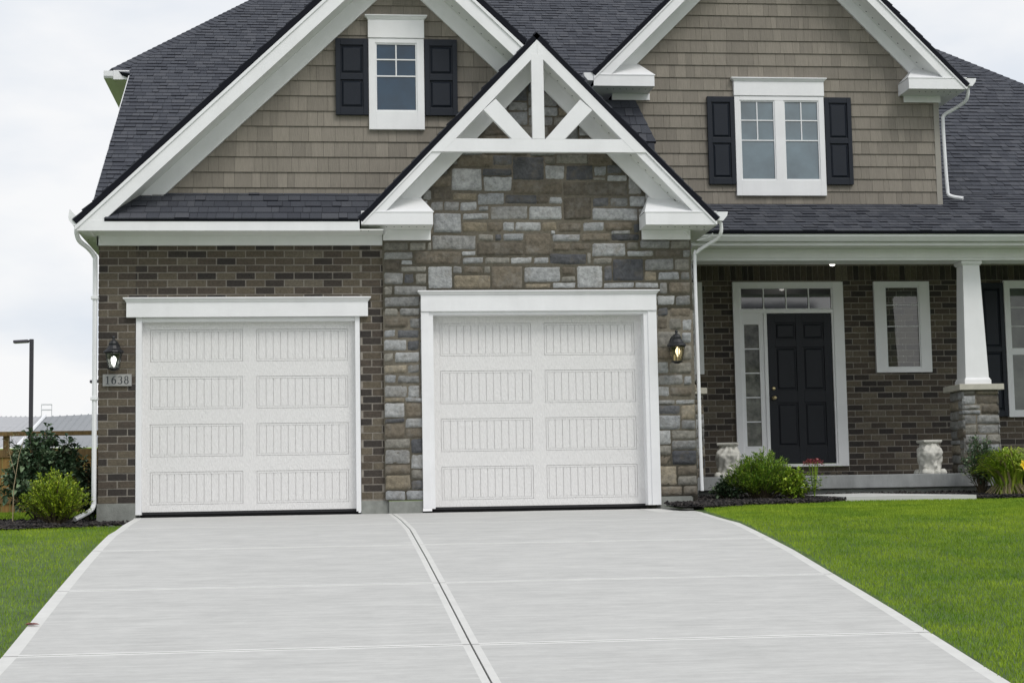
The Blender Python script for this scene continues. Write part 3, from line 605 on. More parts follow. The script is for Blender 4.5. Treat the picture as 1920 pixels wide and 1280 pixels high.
mb = MB(); ring(mb, .288, .288, 1.366, 1.440); mb.build('pier_cap', CREAM, p_, bevel=.006)
p_ = pier(6.24, 6.66, 1.55, 2.03, .336, 1.35, 107).build('column_pier', STONES+[SMORTAR], house, smooth=True, label='half-hidden stone pier beside the garage corner')
mb = MB(); mb.box(6.22, 6.695, 1.512, 2.06, 1.352, 1.428); mb.build('pier_cap', CREAM, p_, bevel=.006)

# ---- windows
def window(name, x0, x1, z0, z1, y, panes, hbars, gmat, head=None, apron=None, casew=.07, vbar=True, lab=None, barw=.014, room=False):
    """casing x0..x1, z0..z1 on wall plane y; panes list of (xa,xb,za,zb)"""
    mb = MB(); yf = y-.055
    xs = sorted(panes); za = min(p[2] for p in panes); zb = max(p[3] for p in panes)
    mb.box(x0, xs[0][0], yf, y, z0, z1); mb.box(xs[-1][1], x1, yf, y, z0, z1)
    mb.box(xs[0][0], xs[-1][1], yf, y, zb, z1); mb.box(xs[0][0], xs[-1][1], yf, y, z0, za)
    for a, b in zip(xs, xs[1:]):
        if b[0] > a[1]: mb.box(a[1], b[0], yf+.002, y, za, zb)
        else: mb.box(a[0], a[1], yf+.010, y, min(a[3],b[3]), max(a[2],b[2]))
    if head: mb.box(x0-.005, x1+.005, yf-.012, y, z1+.004, head-.05); crown(mb, x0-.005, x1+.005, yf-.012, head-.05, head, .035)
    wo = mb.build(name, WHITE, house, bevel=.003, label=lab)
    for (a, b, c, d) in panes:
        g = MB(); g.add([(a,yf+.030,c),(b,yf+.030,c),(b,yf+.030,d),(a,yf+.030,d)], [(0,1,2,3)]); g.build('pane', gmat, wo)
        s = MB(); t = .016
        s.box(a, a+t, yf+.012, yf+.029, c, d); s.box(b-t, b, yf+.012, yf+.029, c, d); s.box(a+t, b-t, yf+.012, yf+.029, c, c+t); s.box(a+t, b-t, yf+.012, yf+.029, d-t, d)
        s.build('sash', WHITE2, wo, bevel=.002)
        hb_ = [h for h in (hbars or []) if c < h < d]
        if hb_:
            s = MB()
            if not vbar:
                for h in hb_: s2 = MB(); s2.box(a+t, b-t, yf+.018, yf+.0295, h-barw/2, h+barw/2); s2.build('muntin', WHITE2, wo)
            else:
                for h in hb_: s.box(a+t, b-t, yf+.018, yf+.0295, h-barw/2, h+barw/2)
            if vbar:
                m_ = (a+b)/2; hi = sorted(hb_) + [d-t]
                for h0, h1 in zip(hi, hi[1:]): s.box(m_-barw/2, m_+barw/2, yf+.0185, yf+.0295, h0+barw/2, h1-(barw/2 if h1 != d-t else 0))
            if vbar: s.build('muntin', WHITE2, wo)
        if room:
            s = MB(); s.box(a-.05, b+.05, y+.045, y+.05, c-.05, d+.05); s.build('backing_panel', BACKING, wo)  # pale panel added close behind the glass to brighten the pane
            cm = MB(); rr = random.Random(int(a*100)); n = 60; vs = []; w0 = a+(b-a)*room
            for j in range(14):
                t2 = j/13
                for i in range(n+1):
                    s_ = i/n; xx = w0+(b+.02-w0)*s_ - .05*(1-t2)*0; yy = y+.015+.008*math.sin(s_*26+1.5*math.sin(t2*3))*(.6+.4*math.sin(s_*7)); vs.append((xx, yy, c-.02+(d-c+.04)*t2))
            cm.add(vs, [(j*(n+1)+i, j*(n+1)+i+1, (j+1)*(n+1)+i+1, (j+1)*(n+1)+i) for j in range(13) for i in range(n)]); cm.build('curtain', CURT, wo, smooth=True)
    return wo
window('window', 2.567, 3.192, 4.262, 5.308, .03, [(2.643,3.112,4.472,5.256)], [5.067,4.877], GL_L, head=5.572, lab='single gable window over the left garage door')
window('window', 7.373, 8.566, 3.975, 5.288, 2.473, [(7.442,7.905,4.180,5.232),(8.028,8.494,4.180,5.232)], [4.970,4.705], GL_R, head=5.528, lab='twin gable window on the right')
def shutter(x0, x1, z0, z1, y, lab):
    mb = MB(); yf = y-.045; b = .055; mid = (z0+z1)/2+.0
    mb.box(x0, x0+b, yf, y, z0, z1); mb.box(x1-b, x1, yf, y, z0, z1)
    for (c, d) in ((z0, z0+.085), (mid-.035, mid+.035), (z1-.075, z1)): mb.box(x0+b, x1-b, yf+.001, y, c, d)
    for (c, d) in ((z0+.085, mid-.035), (mid+.035, z1-.075)):
        mb.box(x0+b, x1-b, yf+.022, y, c, d)
        i = .035; mb.hexa([(x0+b+.012,yf+.023,c+.012),(x1-b-.012,yf+.023,c+.012),(x1-b-.012,yf+.023,d-.012),(x0+b+.012,yf+.023,d-.012),
                           (x0+b+i,yf+.005,c+i),(x1-b-i,yf+.005,c+i),(x1-b-i,yf+.005,d-i),(x0+b+i,yf+.005,d-i)])
    mb.build('shutter', SHUT, house, bevel=.003, label=lab)
shutter(2.195, 2.560, 4.425, 5.302, .012, None); shutter(3.199, 3.568, 4.425, 5.302, .012, None)
shutter(7.010, 7.366, 4.122, 5.278, 2.455, None); shutter(8.573, 8.930, 4.122, 5.278, 2.455, None)
window('window', 9.478, 10.256, 1.743, 2.984, YW-.007, [(9.630,10.108,1.806,2.915)], [2.66,2.37], CLEAR, lab='narrow porch window with sheer curtain', vbar=False, barw=.009, room=.42)
window('window', 6.32, 7.100, 1.743, 2.984, YW-.007, [(6.47,6.95,1.806,2.915)], [2.66,2.37], CLEAR, lab='porch window mostly hidden by the garage corner', vbar=False, barw=.009, room=.42)
window('window', 11.313, 13.0, 1.12, 2.991, YW-.007, [(11.385,12.92,1.20,1.985),(11.385,12.92,2.045,2.90)], [2.62,2.36], GL_P, lab='large porch window at the right edge', vbar=True, barw=.009)
shutter(10.96, 11.305, 1.13, 2.96, YW-.01, None)

# ---- entry
E = empty('front_door', (8.3,YW,.5)); E.parent = house
Einv = Matrix.Translation((-8.3,-YW,-.5))
def sub(o): o.matrix_parent_inverse = Einv; return o
mb = MB(); yf = YW-.05
mb.box(7.520, 7.615, yf, YW+.02, .492, 2.984); mb.box(8.905, 9.050, yf, YW+.02, .492, 2.984); mb.box(7.615, 8.905, yf, YW+.02, 2.905, 2.984)
mb.box(7.615, 8.905, yf+.012, YW+.02, 2.560, 2.615); mb.box(7.935, 7.982, yf+.010, YW+.02, .530, 2.560); mb.box(8.880, 8.905, yf+.014, YW+.02, .53, 2.56)
mb.box(7.615, 8.905, yf-.02, YW+.02, .492, .528)
sub(mb.build('door_casing', WHITE, E, bevel=.004))
mb = MB(); a, b = 7.615, 7.935; yp = yf+.025
mb.box(a, 7.668, yp, YW+.02, .53, 2.56); mb.box(7.870, b, yp, YW+.02, .53, 2.56); mb.box(7.668, 7.870, yp, YW+.02, .53, .772); mb.box(7.668, 7.870, yp, YW+.02, 2.408, 2.56)
for i in range(1, 5): z = .772+(2.408-.772)*i/5; mb.box(7.668, 7.870, yp+.006, yp+.02, z-.008, z+.008)
for (c, d, e, f) in ((7.655,7.883,.755,.771),(7.655,7.883,2.409,2.425)): mb.box(c, d, yp-.006, yp+.002, e, f)
sub(mb.build('sidelight', WHITE, E, bevel=.002))
mb = MB(); mb.add([(7.665,yp+.021,.77),(7.873,yp+.021,.77),(7.873,yp+.021,2.41),(7.665,yp+.021,2.41)], [(0,1,2,3)]); sub(mb.build('sidelight_glass', GL_S, E))
mb = MB(); mb.add([(7.615,yf+.040,2.615),(8.905,yf+.040,2.615),(8.905,yf+.040,2.905),(7.615,yf+.040,2.905)], [(0,1,2,3)]); sub(mb.build('transom_glass', GL_T, E))
mb = MB()
for i in range(1, 4): x = 7.636+(8.886-7.636)*i/4; mb.box(x-.008, x+.008, yf+.022, yf+.039, 2.62, 2.90)
mb.box(7.615, 7.64, yf+.02, yf+.039, 2.615, 2.905); mb.box(8.885, 8.905, yf+.02, yf+.039, 2.615, 2.905); mb.box(7.64,8.885,yf+.021,yf+.038,2.895,2.9051); mb.box(7.64,8.885,yf+.021,yf+.038,2.6149,2.624)
sub(mb.build('transom_grille', WHITE2, E, bevel=.002))
mb = MB(); x0, x1, z0, z1 = 7.984, 8.878, .532, 2.558; yd = yf+.035
cols_ = [(x0+.11, x0+.40), (x0+.49, x0+.785)]; rows_ = [(z1-.355, z1-.125), (z1-1.04, z1-.455), (z1-1.79, z1-1.205)]
xb = [x0, cols_[0][0], cols_[0][1], cols_[1][0], cols_[1][1], x1]; zb_ = [z0, rows_[2][0], rows_[2][1], rows_[1][0], rows_[1][1], rows_[0][0], rows_[0][1], z1]
for i in range(0, 5, 2): mb.box(xb[i], xb[i+1], yd, yd+.03, z0, z1)
for i in (1, 3):
    for j in range(0, 7, 2): mb.box(xb[i], xb[i+1], yd+.0006, yd+.03, zb_[j], zb_[j+1])
    for j in (1, 3, 5):
        c, d, e, f = xb[i], xb[i+1], zb_[j], zb_[j+1]; mb.box(c, d, yd+.016, yd+.03, e, f); k = .04
        mb.hexa([(c+.018,yd+.017,e+.018),(d-.018,yd+.017,e+.018),(d-.018,yd+.017,f-.018),(c+.018,yd+.017,f-.018),(c+k,yd+.004,e+k),(d-k,yd+.004,e+k),(d-k,yd+.004,f-k),(c+k,yd+.004,f-k)])
sub(mb.build('door_leaf', ENTRY, E, bevel=.003, label='dark six-panel front door leaf'))
for z, nm, r in ((1.545,'deadbolt',.024), (1.418,'handle',.029)):
    mb = MB(); n = 16
    pr = [(r,0),(r,.008),(r*.5,.014),(r*.45,.03),(r*.9,.042),(r,.055),(r*.7,.068),(.001,.072)] if nm == 'handle' else [(r,0),(r,.012),(r*.8,.018),(.001,.02)]
    vs = [(8.052+q_[0]*math.cos(2*math.pi*k/n), yd-q_[1], z+q_[0]*math.sin(2*math.pi*k/n)) for q_ in pr for k in range(n)]
    mb.add(vs, [(i*n+k, (i+1)*n+k, (i+1)*n+(k+1)%n, i*n+(k+1)%n) for i in range(len(pr)-1) for k in range(n)]); sub(mb.build(nm, BRASS, E, smooth=True))

# ================================================================ things fixed to or standing on the house
def lantern(x, ywall, z, bulbmat, label, amber=False):
    """z = underside of lantern; hangs on the wall"""
    t = empty('wall_lantern', (x, ywall, z+.2), label=label, cat='wall lantern', group='carriage lanterns beside the garage doors')
    cy = -.135; o = lambda ob: (setattr(ob, 'parent', t), ob)[1]
    mb = MB(); mb.lathe([(.050,.0),(.058,.010),(.030,.016)], (0,0,0), n=20)
    mb.v = [(v[0]*1.0, -v[2], v[1]*1.45+.03) for v in mb.v]
    mb.tube([(0,-.02,.05),(0,-.07,.10),(0,-.115,.125),(0,cy,.10),(0,cy,.07)], .011, n=8)
    mb.tube([(0,-.015,.0),(0,-.05,-.035),(0,-.085,.0),(0,-.08,.04)], .007, n=8)
    o(mb.build('bracket', METALB, smooth=True))
    mb = MB(); mb.lathe([(.105,.0),(.112,.004),(.108,.016),(.080,.040),(.060,.075),(.052,.082),(.055,.10),(.040,.125),(.018,.138),(.012,.150),(.020,.162),(.012,.176),(.002,.188)], (0,cy,-.02), n=12)
    o(mb.build('cap', METALB))
    n = 6; mb = MB(); rt, rb, zt, zb = .092, .060, -.022, -.185
    P = lambda r, z, k: (r*math.cos(2*math.pi*(k+.5)/n), cy+r*math.sin(2*math.pi*(k+.5)/n), z)
    for k in range(n): mb.tube([P(rt,zt,k), P((rt+rb)/2*1.03,(zt+zb)/2,k), P(rb,zb,k)], .0038, n=6)
    mb.lathe([(.062,0),(.066,.008),(.050,.016)], (0,cy,-.200), n=12); mb.lathe([(.028,0),(.036,.008),(.050,.014)], (0,cy,-.214), n=12)
    mb.lathe([(.094,0),(.097,.006),(.090,.010)], (0,cy,-.030), n=12)
    o(mb.build('cage', METALB))
    mb = MB()
    for k in range(n):
        a, b, c, d = P(rt*.985,zt,k), P(rt*.985,zt,k+1), P(rb*.985,zb,k+1), P(rb*.985,zb,k); mb.add([a,b,c,d], [(0,1,2,3)])
    o(mb.build('glass', AMBERG if amber else CLEAR))
    mb = MB()
    if amber:
        mb.lathe([(.010,0),(.011,.03),(.022,.05),(.028,.075),(.020,.10),(.006,.12),(.001,.125)], (.010,cy,-.150), n=14)
        o(mb.build('bulb', bulbmat, smooth=True)); mb = MB()
        mb.lathe([(.012,0),(.012,.05)], (.010,cy,-.188), n=10); mb.lathe([(.010,0),(.010,.06),(.004,.07)], (-.028,cy,-.188), n=10); o(mb.build('lamp_holder', mat('ivory_sleeve',(.75,.68,.5),.5)))
    else:
        mb.lathe([(.012,0),(.020,.03),(.030,.07),(.028,.095),(.016,.11),(.008,.116)], (0,cy,-.172), n=16); o(mb.build('bulb', bulbmat, smooth=True))
    return t
AMBERG = bpy.data.materials.new('amber_glass'); AMBERG.use_nodes = True
_n = AMBERG.node_tree.nodes; _l = AMBERG.node_tree.links.new; _n.clear(); _o = _n.new('ShaderNodeOutputMaterial'); _t = _n.new('ShaderNodeBsdfTransparent'); _g = _n.new('ShaderNodeBsdfGlossy'); _x = _n.new('ShaderNodeMixShader')
_t.inputs[0].default_value = (.86,.80,.66,1); _g.inputs['Roughness'].default_value = .05; _x.inputs[0].default_value = .08; _l(_t.outputs[0], _x.inputs[1]); _l(_g.outputs[0], _x.inputs[2]); _l(_x.outputs[0], _o.inputs[0])
lantern(-.222, -.007, 1.575, BULBW, 'black lantern with a white glowing globe, on brick above the house number')
lantern(5.968, -.085, 1.593, BULBY, 'black lantern with a warm yellow candle bulb, on the stone right of the garage doors', amber=True)

# number plaque
pq = MB(); pq.box(-.352, -.044, -.030, -.001, 1.401, 1.531)
PLQ = mat('plaque_stone', (.36,.36,.35), .8, var=.08, vscale=20, bump=.15, bscale=120)
plaque = tag(pq.build('house_number_plaque', PLQ, None, bevel=.004), 'grey stone plaque reading 1638 under the left lantern', 'house number')
def pen(mb, pts, w0, w1, y):      # broad-nib stroke: thick when vertical, thin when horizontal
    L_, R_ = [], []
    for i, p in enumerate(pts):
        a = pts[max(i-1,0)]; b = pts[min(i+1,len(pts)-1)]; dx, dz = b[0]-a[0], b[1]-a[1]; l = math.hypot(dx,dz) or 1; dx /= l; dz /= l
        w_ = (w1 + (w0-w1)*abs(dz))/2; L_.append((p[0]-dz*w_, y, p[1]+dx*w_)); R_.append((p[0]+dz*w_, y, p[1]-dx*w_))
    n = len(pts); mb.add(L_+R_, [(i, i+n, i+1+n, i+1) for i in range(n-1)])
def arc(cx, cz, rx, rz, a0, a1, n=22): return [(cx+rx*math.cos(R(a0+(a1-a0)*i/n)), cz+rz*math.sin(R(a0+(a1-a0)*i/n))) for i in range(n+1)]
mb = MB(); yq = -.0315; h = .084; b0 = 1.425; T, t_ = .0135, .0042
x = -.298; pen(mb, [(x,b0),(x,b0+h)], T, t_, yq); mb.box(x-.018, x+.018, yq-.0002, yq+.001, b0-.001, b0+.004); pen(mb, [(x-.019,b0+h-.016),(x-.004,b0+h-.003)], .005, .005, yq)
x = -.232; pen(mb, arc(x,b0+.027,.019,.026,0,360), T, t_, yq-.0003); pen(mb, [(x+.017,b0+h)]+arc(x+.022,b0+.030,.042,.054,112,180,12), T, t_, yq)
x = -.165; pen(mb, arc(x-.001,b0+.063,.016,.020,150,-90), T*.9, t_, yq); pen(mb, arc(x-.003,b0+.023,.021,.023,90,-150), T, t_, yq-.0003)
x = -.098; pen(mb, arc(x,b0+.064,.0155,.0195,0,360), T*.85, t_, yq); pen(mb, arc(x,b0+.023,.019,.023,0,360), T*.95, t_, yq-.0003)
mb.build('numerals', mat('numeral_paint', (.05,.055,.06), .6), plaque)

# porch ceiling light
cl = empty('ceiling_light', (8.55, 2.25, 3.285), label='small lit flush lamp on the porch ceiling', cat='ceiling light')
mb = MB(); mb.lathe([(.085,.0),(.09,-.02),(.06,-.03)], (0,0,0), n=20); o_ = mb.build('fitting', METALB, cl)
mb = MB(); mb.lathe([(.075,-.03),(.052,-.12),(.050,-.21),(.03,-.25),(.002,-.26)], (0,0,0), n=20); mb.build('lamp_shade', BULBC, cl, smooth=True)

# white carved pedestals on the porch
PED = mat('white_cast_stone', (.56,.55,.50), .75, var=.16, vscale=14, bump=.4, bscale=60)
def pedestal(x, y, rz, label):
    t = empty('pedestal', (x,y,.336), label=label, cat='pedestal', group='white carved pedestals on the porch'); t.rotation_euler = (0,0,rz)
    mb = MB(); rnd = random.Random(3); nu, nv = 72, 60; vs = []; H = .385
    def rad(z, a):
        u = z/H
        base = np.interp(u, [0,.06,.14,.30,.50,.68,.82,.92,1], [.150,.144,.120,.126,.142,.146,.134,.104,.096])
        sq = 1/max(abs(math.cos(a)), abs(math.sin(a)))**.35
        r = base*sq*1.0
        # carved folds, spiral drapery and a bowed head-like mass at the front
        r += .010*math.sin(5*a+9*u)*min(1, u*4)*(1-u)**.3
        r += .008*math.sin(11*a-14*u+1.2)*(1 if u > .1 else 0)
        r += .006*mnoise.noise(Vector((math.cos(a)*4, math.sin(a)*4, u*9)))*2
        fr = max(0, math.cos(a+math.pi/2+.25)); r += .030*fr**3*math.exp(-((u-.66)/.16)**2) - .016*max(0, math.cos(a+math.pi/2-.55))**6*math.exp(-((u-.45)/.2)**2)
        # legs: deep notches at the foot
        if u < .22: r -= .055*(1-u/.22)*max(0, math.cos(4*a+math.pi/4*0-.6))**4
        return r
    for i in range(nv+1):
        z = H*i/nv
        for k in range(nu):
            a = 2*math.pi*k/nu; r = rad(z, a); vs.append((r*math.cos(a), r*math.sin(a), z))
    fs = [(i*nu+k, i*nu+(k+1)%nu, (i+1)*nu+(k+1)%nu, (i+1)*nu+k) for i in range(nv) for k in range(nu)]
    fs += [tuple(range(nu))[::-1], tuple(range(nv*nu, nv*nu+nu))]
    mb.add(vs, fs); mb.build('carved_body', PED, t, smooth=True)
    mb = MB(); ring(mb, .110, .120, .383, .395, 0, 0); ring(mb, .122, .122, .395, .420, 0, 0); mb.build('top_slab', PED, t, bevel=.006)
    for sx in (-1,1):
        for sy in (-1,1): mb = MB(); mb.lathe([(.046,0),(.050,.015),(.040,.040),(.022,.062)], (sx*.118, sy*.118, 0), n=12); mb.build('foot', PED, t, smooth=True)
pedestal(9.545, 1.72, R(3), 'white carved pedestal left of the porch column pier')
pedestal(6.98, 1.72, R(-20), 'white carved pedestal half behind the green shrub beside the front door')

# ================================================================ ground
PY = [-30,-14,-11.3,-10.2,-8.3,-6.35,-4.0,-2,-.5,-.1,8]; PZ = [-2.2,-1.01,-.78,-.69,-.52,-.35,-.165,-.085,-.045,-.032,-.032]
prof = lambda y: float(np.interp(y, PY, PZ))
RY = [-30,-14,-11.3,-10.2,-8.3,-6.35,-4.0,-2.4,-1.2,-.2,.5,1.0,1.4,3,8,60]; RZ = [-2.2,-1.0,-.77,-.68,-.50,-.325,-.14,-.07,-.028,.008,.030,.060,.09,.09,.05,0]
zr = lambda y: float(np.interp(y, RY, RZ))
LY = [-30,-14,-11.3,-10.2,-8.3,-6.35,-4.0,-2,-1,0,2,5,12,60]; LZ = [-2.25,-1.04,-.81,-.72,-.55,-.385,-.215,-.15,-.12,-.09,-.05,.0,.05,.0]
zlft = lambda y: float(np.interp(y, LY, LZ))
xLy = [-30,-14,-10.2,-7.96,-5.05,-3.4,-.5,-.2]; xLv = [.6,.55,.46,.36,.24,.19,.03,-.0]
xRy = [-30,-14,-11.6,-10.7,-9.65,-7.78,-6.14,-4.8,-3.27,-2.2,-1.34]; xRv = [4.2,4.8,5.02,5.13,5.235,5.40,5.55,5.65,5.74,5.83,5.96]
xl = lambda y: float(np.interp(y, xLy, xLv)); xr = lambda y: float(np.interp(y, xRy, xRv))
GROUND = mat('soil_and_turf', (.075,.125,.032), .95, var=.3, vscale=6, bump=.5, bscale=60)
def height(x, y):
    if x < 1: return zlft(y)
    if x > 4: return zr(y)
    return min(prof(y), 0)-.02
mb = MB()
xs_ = [-400,-120,-40,-15,-8,-4,-2,-1,0,.9,1.1,3.9,4.1,5,6,7,8,9,11,14,20,60,200,400]; ys_ = [-60,-30,-20,-14]+[-14+i*.5 for i in range(1,33)]+[3,5,8,12,20,40,80,200,700]
vs = []; nx = len(xs_)
for y in ys_:
    for x in xs_:
        z = height(x, y)-.012
        if 0 <= x < 6.3 and y > -30: z = min(z, prof(y)-.09) - (.25 if y > -.3 else 0)
        vs.append((x, y, z))
mb.add(vs, [(j*nx+i, j*nx+i+1, (j+1)*nx+i+1, (j+1)*nx+i) for j in range(len(ys_)-1) for i in range(nx-1)])
k0 = len(mb.v); yy_ = [-24,-20,-17,-14]+[-13.5+.5*i for i in range(27)]
for y0, y1 in zip(yy_, yy_[1:]):
    if y1 <= -1.0: mb.add([(xr(y0)-.02,y0,zr(y0)-.032),(6.4,y0,zr(y0)-.012),(6.4,y1,zr(y1)-.012),(xr(y1)-.02,y1,zr(y1)-.032)], [(0,1,2,3)])
    mb.add([(-.3,y0,zlft(y0)-.02),(xl(y0)-.004,y0,zlft(y0)-.02),(xl(y1)-.004,y1,zlft(y1)-.02),(-.3,y1,zlft(y1)-.02)], [(0,1,2,3)])
mb.add([(5.79,-1.0,zr(-1)-.012),(6.4,-1.0,zr(-1)-.012),(6.4,-.1,zr(-.1)-.012),(5.79,-.1,zr(-.1)-.012)], [(0,1,2,3)])
tag(mb.build('ground', GROUND, None), kind='structure')

# driveway: two slabs with tooled edges and control joints
mb = MB(); XJ = 2.775; joints = [-12.6, -10.18, -7.78, -5.38, -2.95]
cuts = sorted(set([-24, -.12] + [j+d for j in joints for d in (-.034,-.005,.005,.034)] + [-20,-17,-14,-11.3,-9.4,-8.6,-7,-6.35,-4.6,-4,-3.4,-2.2,-1.34,-.8,-.5]))
def drow(y, side):
    if side == 0: a, b = xl(y), XJ-.005; e = [a, a+.075, b-.038, b]
    else:
        a, b = XJ+.005, xr(min(y, -1.34)); e = [a, a+.038, b-.070, b]
    return e
for side in (0, 1):
    for y0, y1 in zip(cuts, cuts[1:]):
        e0, e1 = drow(y0, side), drow(y1, side); jc = any(abs((y0+y1)/2-j) < .0049 for j in joints); jb = any(abs((y0+y1)/2-j) < .034 for j in joints)
        dz = -.006 if jc else 0
        if jc:
            mb.add([(e0[0],y0,prof(y0)-.008),(e0[3],y0,prof(y0)-.008),(e1[3],y1,prof(y1)-.008),(e1[0],y1,prof(y1)-.008)], [(0,1,2,3)], 2); continue
        for i in range(3):
            x00, x01, x10, x11 = e0[i], e0[i+1], e1[i], e1[i+1]
            mb.add([(x00,y0,prof(y0)),(x01,y0,prof(y0)),(x11,y1,prof(y1)),(x10,y1,prof(y1))], [(0,1,2,3)], (3 if jb and i == 1 else 1 if i != 1 else 0))
        for i, s in ((0, 0), (3, 1)):
            mb.add([(e0[i],y0,prof(y0)),(e1[i],y1,prof(y1)),(e1[i],y1,prof(y1)-.12),(e0[i],y0,prof(y0)-.12)], [(0,1,2,3)], 0)
# apron flare in front of the right door and strip under the doors
mb.add([(5.96,-1.34,prof(-1.34)),(5.96,-1.0,prof(-1.0)+.001),(5.72,-1.0,prof(-1)+.001),(5.72,-.12,prof(-.12)+.001),(5.5,-.12,prof(-.12)+.0015),(5.5,-1.34,prof(-1.34)+.001)], [(0,1,2,3,4,5)], 1)
mb.box(XJ-.005, XJ+.005, -.3, -.13, -.10, -.045, 2)
ys2 = [-24]+[y for y in cuts if y > -24]
for y0, y1 in zip(ys2, ys2[1:]): mb.add([(XJ-.008,y0,prof(y0)-.012),(XJ+.008,y0,prof(y0)-.012),(XJ+.008,y1,prof(y1)-.012),(XJ-.008,y1,prof(y1)-.012)], [(0,1,2,3)], 2)
tag(mb.build('driveway', [DRIVE, DRIVE2, JOINT, DRIVE3], None), kind='structure')
mb = MB(); mb.box(.0, 2.44, -.125, .6, -.14, -.030); mb.box(3.12, 5.77, -.125, .6, -.14, -.030); mb.box(2.44, 3.12, -.125, -.0, -.14, -.031)
tag(mb.build('garage_apron', DRIVE, None), kind='structure')
# short walk to the porch step
mb = MB(); P = [(7.70,.92),(8.0,.28),(9.50,.12),(9.46,.30),(8.45,1.06)]
mb.add([(x,y,zr(y)+.045) for x,y in P]+[(x,y,zr(y)-.05) for x,y in P], [(0,1,2,3,4)]+[(i,i+5,(i+1)%5+5,(i+1)%5) for i in range(5)])
tag(mb.build('walkway', WALKM, None), kind='structure')

# ---- grass blades
GRM = bpy.data.materials.new('lawn_blades'); GRM.use_nodes = True
n_ = GRM.node_tree.nodes; l_ = GRM.node_tree.links.new; b_ = n_['Principled BSDF']; b_.inputs['Roughness'].default_value = .6; b_.inputs['Specular IOR Level'].default_value = .12
tc_ = n_.new('ShaderNodeTexCoord'); nz = n_.new('ShaderNodeTexNoise'); nz.inputs['Scale'].default_value = 1.5; nz.inputs['Detail'].default_value = 5; nz.inputs['Roughness'].default_value = .65
cr_ = n_.new('ShaderNodeValToRGB'); cr_.color_ramp.elements[0].position = .33; cr_.color_ramp.elements[0].color = (.130,.252,.022,1); cr_.color_ramp.elements[1].position = .68; cr_.color_ramp.elements[1].color = (.300,.420,.032,1)
gi = n_.new('ShaderNodeNewGeometry'); c2_ = n_.new('ShaderNodeValToRGB'); c2_.color_ramp.elements[0].color = (.80,.84,.8,1); c2_.color_ramp.elements[1].color = (1.22,1.14,1.2,1)
mx_ = n_.new('ShaderNodeMix'); mx_.data_type = 'RGBA'; mx_.blend_type = 'MULTIPLY'; mx_.inputs[0].default_value = 1; mx_.clamp_result = False
l_(tc_.outputs['Object'], nz.inputs[0]); l_(nz.outputs[0], cr_.inputs[0]); l_(gi.outputs['Random Per Island'], c2_.inputs[0]); l_(cr_.outputs[0], mx_.inputs[6]); l_(c2_.outputs[0], mx_.inputs[7]); l_(mx_.outputs[2], b_.inputs['Base Color'])
def lawn(name, X, Y, keep, zf, seed, hmean, wid):
    rg = np.random.default_rng(seed); k = keep(X, Y); X = X[k]; Y = Y[k]; n = len(X); Z = zf(Y)-.012
    h = hmean*rg.uniform(.55,1.35,n); a = rg.uniform(0,2*np.pi,n); ln = rg.uniform(.1,.75,n)*h; b = rg.uniform(0,2*np.pi,n); w_ = wid*rg.uniform(.7,1.3,n)
    dx, dy = np.cos(a)*w_/2, np.sin(a)*w_/2; lx, ly = np.cos(b)*ln, np.sin(b)*ln
    V = np.empty((n,5,3)); V[:,0] = np.c_[X-dx,Y-dy,Z]; V[:,1] = np.c_[X+dx,Y+dy,Z]; V[:,2] = np.c_[X+dx*.8+lx*.35,Y+dy*.8+ly*.35,Z+h*.6]; V[:,3] = np.c_[X-dx*.8+lx*.35,Y-dy*.8+ly*.35,Z+h*.6]; V[:,4] = np.c_[X+lx,Y+ly,Z+h]
    me = bpy.data.meshes.new(name); me.vertices.add(n*5); me.vertices.foreach_set('co', V.ravel())
    base = (np.arange(n)*5)[:,None]; loops = np.concatenate([base+np.array([0,1,2,3]), base+np.array([3,2,4])], axis=1).ravel()
    me.loops.add(n*7); me.loops.foreach_set('vertex_index', loops.astype(np.int32)); me.polygons.add(n*2)
    ls = (np.arange(n)*7)[:,None]+np.array([0,4]); me.polygons.foreach_set('loop_start', ls.ravel().astype(np.int32)); me.polygons.foreach_set('loop_total', np.tile([4,3], n).astype(np.int32))
    me.update(); me.validate(); me.materials.append(GRM); o = bpy.data.objects.new(name, me); col.objects.link(o); return tag(o, kind='stuff')
rg = np.random.default_rng(4)
def scatter(n, x0, x1, y0, y1, near): 
    y = y0+(y1-y0)*rg.random(n)**near; return rg.uniform(x0, x1, n), y
vxr = lambda y: np.interp(y, xRy, xRv); vxl = lambda y: np.interp(y, xLy, xLv)
def wob(x): return .06*np.sin(x*3.1)+.04*np.sin(x*7.7+1)
bedR = lambda x: np.interp(x, [5.5,6.1,6.6,7.4,8.0,9.7,12,20], [-1.36,-1.25,-.72,-.45,.22,.04,.15,.3])+wob(x)*.5
X1, Y1 = scatter(640000, 4.9, 13.0, -13.0, 1.0, 1.15)
frust = lambda x, y: (x-2.05 < (y+18.92)*.64)
lawn('grass', X1, Y1, lambda x,y: (x > vxr(y)+.014-.03*np.random.default_rng(9).random(len(x))**4) & (y < bedR(x)) & frust(x,y) & ~((y > -1.36) & (x < 5.98)), lambda y: np.interp(y, RY, RZ), 1, .021, .0034)
bedL = lambda x: np.interp(x, [-3,-1.4,-.5,0.1], [-1.25,-1.15,-.75,-.45])+wob(x)*.5
X2, Y2 = scatter(110000, -3.0, .6, -13.0, .2, 1.15)
lawn('grass', X2, Y2, lambda x,y: (x < vxl(y)-.014+.03*np.random.default_rng(9).random(len(x))**4) & (y < bedL(x)) & (x > -2.6-(y)*0), lambda y: np.interp(y, LY, LZ), 2, .021, .0034)
X3, Y3 = rg.uniform(-6, -.5, 60000), rg.uniform(.6, 12.5, 60000)
lawn('grass', X3, Y3, lambda x,y: y > 1.9, lambda y: np.interp(y, LY, LZ), 3, .06, .012)

